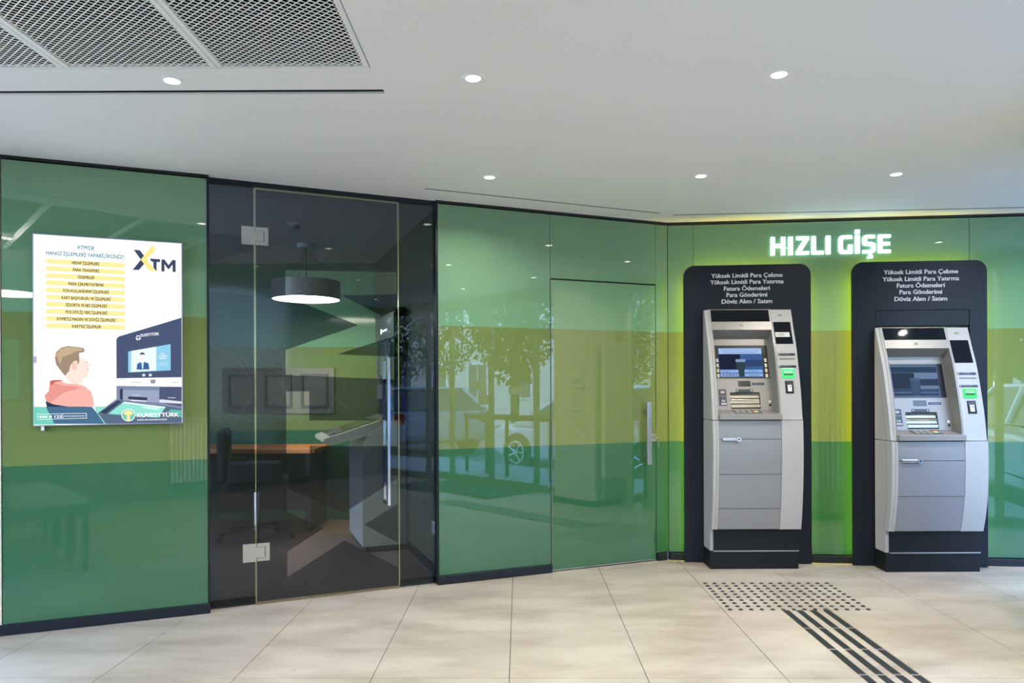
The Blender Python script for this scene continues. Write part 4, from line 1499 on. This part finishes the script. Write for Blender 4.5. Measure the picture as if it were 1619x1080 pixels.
# pillar and shop front
bm = B()
box(bm, 2.50, 3.0, 2.77, 3.36, 0, CZ)
box(bm, 2.92, 3.004, 3.355, 3.46, 0, CZ)
pillar = struct('wall_pillar', bm, M_beige, label='cream pillar between door and bay window, right of the viewer')
bm = B()
box(bm, 2.486, 2.501, 2.756, 3.374, 0, 0.06)
box(bm, 2.501, 3.0, 3.359, 3.374, 0, 0.06)
box(bm, 2.501, 3.0, 2.756, 2.771, 0, 0.06)
obj('skirting', bm, M_dark, pillar)
for nm, lb, y, z, w, h in (('junction_box', 'white control box on the cream pillar', 3.12, 1.33, .16, .12), ('thermostat', 'small thermostat on the cream pillar under the control box', 3.12, 1.19, .09, .09),
                           ('vent_plate', 'flat white plate on the cream pillar', 3.12, 1.015, .18, .08), ('wall_socket', 'white socket low on the cream pillar', 3.13, 0.31, .08, .08)):
    e_ = thing(nm, lb, nm.replace('_', ' '), (2.50, y, z), -math.pi / 2)
    bm = B()
    box(bm, -w / 2, w / 2, -0.025, -0.001, -h / 2, h / 2, bev=0.004)
    c_ = obj('cover', bm, M_letter, e_)
    bm = B()
    box(bm, -w / 4, w / 4, -0.027, -0.024, -h / 5, h / 5)
    obj('display', bm, M_silver, e_)
radiator('tall column radiator beside the cream pillar near the bay window', (2.71, 3.375, 0), math.pi, 0.36, 0.30, 1.75, 8)
M_clear = glass('clear shop window glass', (0.93, 0.96, 0.95, 1), ior=1.45)
M_alu = mat('grey green aluminium', '#7d8378', 0.45, 0.4)
def shop_window(name, loc, rz, length, mull, label, door=False):
    root = struct_empty(name, loc, rz, label, 'window')
    e = [0] + mull + [length]
    for x in e:
        bm = B()
        x0 = min(max(x - .025, 0), length - .05)
        box(bm, x0, x0 + .05, -0.03, 0.03, 0, CZ)
        obj('mullion', bm, M_alu, root)
    bm = B()
    box(bm, 0, length, -0.028, 0.028, 2.33, CZ)
    box(bm, 0, length, -0.028, 0.028, 0, 0.09)
    obj('transom', bm, M_alu, root)
    for a, b in zip(e, e[1:]):
        bm = B()
        box(bm, a + .025, b - .025, -0.003, 0.003, 0.09, 2.33)
        obj('pane', bm, M_clear, root)
    return root
sf = shop_window('window_2', (X_GLASS, Y_REAR, 0), math.pi / 2, 3.37, [1.05, 1.87, 2.70], 'glazed shop front with sliding door beside the viewer')
for (a, z, w, h) in ((1.55, 1.25, .16, .12), (1.60, 1.05, .20, .13), (2.2, 1.18, .22, .11)):
    bm = B()
    box(bm, a, a + w, -0.008, -0.004, z, z + h)
    obj('sticker', bm, M_letter, sf)
shop_window('window_3', (3.0, Y_BAY, 0), 0.0, X_BAY - 3.0, [1.1], 'bay window facing the street at the far right')
shop_window('window_4', (X_BAY, Y_BAY, 0), math.pi / 2, 1.36, [], 'side pane of the bay window at the far right')
shop_window('window_5_added', (-3.2, 1.30, 0), math.pi / 2, 1.90, [0.95], 'added tall window at the far left behind the waiting chairs, lighting the ceiling')  # added opening, brings daylight to the left part of the ceiling
mt = tag(obj('entrance_mat', (lambda b: (box(b, 2.05, 2.80, 0.55, 2.15, 0.0005, 0.008), b)[1])(B()), mat('ribbed mat', '#2e3130', 0.9, noise=0.3, nscale=120)), 'dark ribbed entrance mat inside the shop front door', 'mat')
ab = thing('poster_stand', 'small dark floor stand with white lettering near the bay window', 'sign', (3.05, 3.80, 0), math.radians(60))
bm = B()
box(bm, -0.18, 0.18, -0.015, 0.015, 0.06, 0.86, bev=0.004)
obj('board', bm, M_plinth, ab)
bm = B()
box(bm, -0.17, -0.13, -0.14, 0.14, 0.0, 0.06)
box(bm, 0.13, 0.17, -0.14, 0.14, 0.0, 0.06)
obj('foot', bm, M_alu, ab)
bm = B()
plate(bm, [(x, z) for x, z in ell(0.0, 0.40, 0.13, 0.07)], -0.018, -0.0155, holes=([(x, z) for x, z in ell(0.0, 0.40, 0.115, 0.058)],))
obj('oval_mark', bm, M_letter, ab)

# ------------------------------------------------------------------ street outside
bm = B()
box(bm, -14, 34, -34, 24, -0.42, -0.14)
struct('ground', bm, mat('asphalt', '#857e72', 0.9, noise=0.12, nscale=6), label='grey asphalt street outside the shop front', cat='street')
bm = B()
box(bm, 2.95, 4.9, -14, 3.36, -0.14, -0.02)
box(bm, 5.3, 7.0, 3.36, 12, -0.14, -0.02)
struct('ground_pavement', bm, mat('paving', '#9a9892', 0.85, noise=0.1, nscale=8), label='pale pavement outside the shop front', cat='pavement')
hr = thing('handrail', 'dark metal handrail on the pavement outside the door', 'handrail', (3.78, 0, -0.02))
for y in (-0.30, 0.18, 0.62, 1.5):
    bm = B()
    tube(bm, (0, y, 0), (0, y, 0.86), 0.028, 10)
    obj('post', bm, M_dark, hr)
bm = B()
box(bm, -0.035, 0.035, -0.35, 1.55, 0.82, 0.90, bev=0.01)
obj('top_rail', bm, M_dark, hr)

def car(label, loc, rz, col):
    c = thing('car', label, 'car', loc, rz, None)
    paint = mat('car paint ' + col, col, 0.25, coat=1.0)
    L0, L1 = -2.1, 2.1
    bm = B()
    prof = [(L0, .35), (L0 + .02, .62), (L0 + .25, .74), (-1.1, .90), (-.2, .96), (1.3, .98), (L1 - .1, .98), (L1, .80), (L1, .35), (1.75, .24), (-1.7, .24)]
    side(bm, prof, -.88, .88)
    bmesh.ops.bevel(bm, geom=[e for e in bm.edges], offset=0.05, segments=2, affect='EDGES')
    body = obj('body', bm, paint, c, smooth=False)
    bm = B()
    a = [(-1.05, .90), (-.35, 1.36), (1.25, 1.40), (1.95, .98)]
    lo_ = [bm.verts.new((s_ * .80, y, z)) for s_ in (-1, 1) for y, z in ((-1.15, .92), (2.0, .96))]
    up_ = [bm.verts.new((s_ * .60, y, z)) for s_ in (-1, 1) for y, z in ((-.35, 1.38), (1.35, 1.42))]
    for f in ((0, 1, 5, 4), (3, 2, 6, 7), (2, 0, 4, 6), (1, 3, 7, 5)):
        vs = lo_ + up_
        bm.faces.new([vs[i] for i in f])
    obj('window_band', bm, M_blackglass, c)
    bm = B()
    box(bm, -.62, .62, -.42, 1.42, 1.37, 1.44, bev=0.03)
    obj('roof', bm, paint, c)
    for s_ in (-1, 1):
        bm = B()
        tube(bm, (s_ * .79, -1.10, .93), (s_ * .61, -.38, 1.39), .035, 6)
        tube(bm, (s_ * .80, .35, .95), (s_ * .62, .35, 1.40), .04, 6)
        tube(bm, (s_ * .79, 1.95, .97), (s_ * .61, 1.38, 1.41), .05, 6)
        obj('roof_pillar', bm, paint, c)
        for y in (-1.35, 1.30):
            bm = B()
            cyl(bm, (s_ * .80 - .11, y, .32), .325, .22, 'x', 26)
            w = obj('wheel', bm, M_black, c)
            bm = B()
            x_ = .92 if s_ > 0 else -.925
            cyl(bm, (x_ - .0, y, .32), .20, .006, 'x', 22, ring=.17)
            for k in range(7):
                q = 2 * math.pi * k / 7
                tube(bm, (x_, y, .32), (x_, y + .18 * math.cos(q), .32 + .18 * math.sin(q)), .018, 5)
            obj('rim', bm, M_steel, w)
        bm = B()
        box(bm, s_ * .70 - .14, s_ * .70 + .14, -2.12, -2.02, .60, .72, bev=.02)
        obj('headlamp', bm, M_steel, c)
        bm = B()
        box(bm, s_ * .72 - .12, s_ * .72 + .12, 2.04, 2.115, .68, .90, bev=.02)
        obj('tail_lamp', bm, mat('red lamp', '#a01515', 0.2), c)
        bm = B()
        box(bm, s_ * .98 - .09, s_ * .98 + .09, -.95, -.83, .92, 1.04, bev=.02)
        obj('mirror', bm, paint, c)
    bm = B()
    box(bm, -.5, .5, -2.125, -2.07, .40, .52)
    obj('air_intake', bm, M_black, c)
    return c
car('white hatchback parked outside the shop front, nearest the door', (5.95, 0.85, -0.14), 0.0, '#d9dde0')
car('silver car parked across the street behind the white hatchback', (6.2, -5.4, -0.14), math.radians(4), '#9fb0c4')
car('dark blue car parked outside beyond the bay window', (9.4, 5.6, -0.14), math.radians(30), '#4a5a70')

def building(label, x, y, w, d, h, rz, wall, roof, floors, cols):
    b_ = thing('building', label, 'building', (x, y, -0.14), rz)
    bm = B()
    box(bm, 0, d, -w / 2, w / 2, 0, h)
    obj('facade', bm, mat('render ' + wall, wall, 0.9, noise=0.05, nscale=1), b_)
    bm = B()
    v = [bm.verts.new(p) for p in ((-.5, -w / 2 - .5, h), (d + .5, -w / 2 - .5, h), (d + .5, w / 2 + .5, h), (-.5, w / 2 + .5, h), (d / 2, -w / 2 + 1, h + 1.6), (d / 2, w / 2 - 1, h + 1.6))]
    for f in ((0, 1, 4), (2, 3, 5), (1, 2, 5, 4), (3, 0, 4, 5), (3, 2, 1, 0)):
        bm.faces.new([v[i] for i in f])
    obj('roof', bm, mat('roof tiles ' + roof, roof, 0.8, noise=0.1, nscale=8), b_)
    for i in range(floors):
        for j in range(cols):
            yy = -w / 2 + w * (j + .5) / cols
            zz = 1.0 + i * 2.9
            bm = B()
            box(bm, -0.06, 0.02, yy - .5, yy + .5, zz, zz + 1.4)
            f_ = obj('window', bm, M_letter, b_)
            bm = B()
            box(bm, -0.075, -0.058, yy - .42, yy - .03, zz + .08, zz + 1.32)
            box(bm, -0.075, -0.058, yy + .03, yy + .42, zz + .08, zz + 1.32)
            obj('pane', bm, mat('far pane', '#3d4a55', 0.1), f_)
    return b_
building('cream street house with red tiled roof opposite the shop front', 15.5, -1.0, 9.0, 7, 5.6, 0, '#d8cfae', '#9a5a40', 2, 5)
building('white apartment house with terracotta roof farther down the street', 14.5, -12.5, 10.0, 7, 8.4, math.radians(-12), '#dcdcd4', '#a05c44', 3, 5)
building('grey white office house at the far end beyond the bay window', 17.5, 9.5, 8.0, 7, 5.6, math.radians(8), '#c6ccd0', '#7d7f82', 2, 4)

def tree(label, x, y, h, r, seed):
    t = thing('street_tree', label, 'tree', (x, y, -0.14), 0)
    q = random.Random(seed)
    bm = B()
    tube(bm, (0, 0, 0), (0.05, 0.03, h * .55), 0.09, 8)
    for k in range(7):
        a = q.uniform(0, 6.28)
        tube(bm, (0.05, 0.03, h * q.uniform(.35, .55)), (r * .7 * math.cos(a), r * .7 * math.sin(a), h * q.uniform(.6, .85)), 0.03, 6)
    obj('trunk', bm, mat('bark', '#4a4034', 0.9), t)
    bm = B()
    for k in range(3800):
        while True:
            p = Vector((q.uniform(-1, 1), q.uniform(-1, 1), q.uniform(-1, 1)))
            if p.length < 1 and (p.length > .35 or q.random() < .4):
                break
        p = Vector((p.x * r, p.y * r, h * .66 + p.z * h * .36))
        u = Vector((q.gauss(0, 1), q.gauss(0, 1), q.gauss(0, 1))).normalized() * q.uniform(.04, .085)
        w_ = u.cross(Vector((q.gauss(0, 1), q.gauss(0, 1), q.gauss(0, 1)))).normalized() * u.length * .7
        bm.faces.new([bm.verts.new(p + d) for d in (-u, w_, u, -w_)])
    l_ = obj('foliage', bm, mat('leaves', '#3f5c26', 0.7, noise=0.35, nscale=3), t)
    l_['kind'] = 'stuff'
tree('leafy street tree outside between the shop front and the cream house', 9.3, -1.6, 4.4, 1.4, 3)
tree('leafy street tree outside farther along the pavement', 9.6, 1.9, 4.8, 1.5, 5)
tree('leafy street tree outside by the white apartment house', 9.0, -8.5, 5.0, 1.9, 8)
tree('leafy street tree outside between the two parked cars', 6.6, -2.2, 4.6, 0.9, 11)
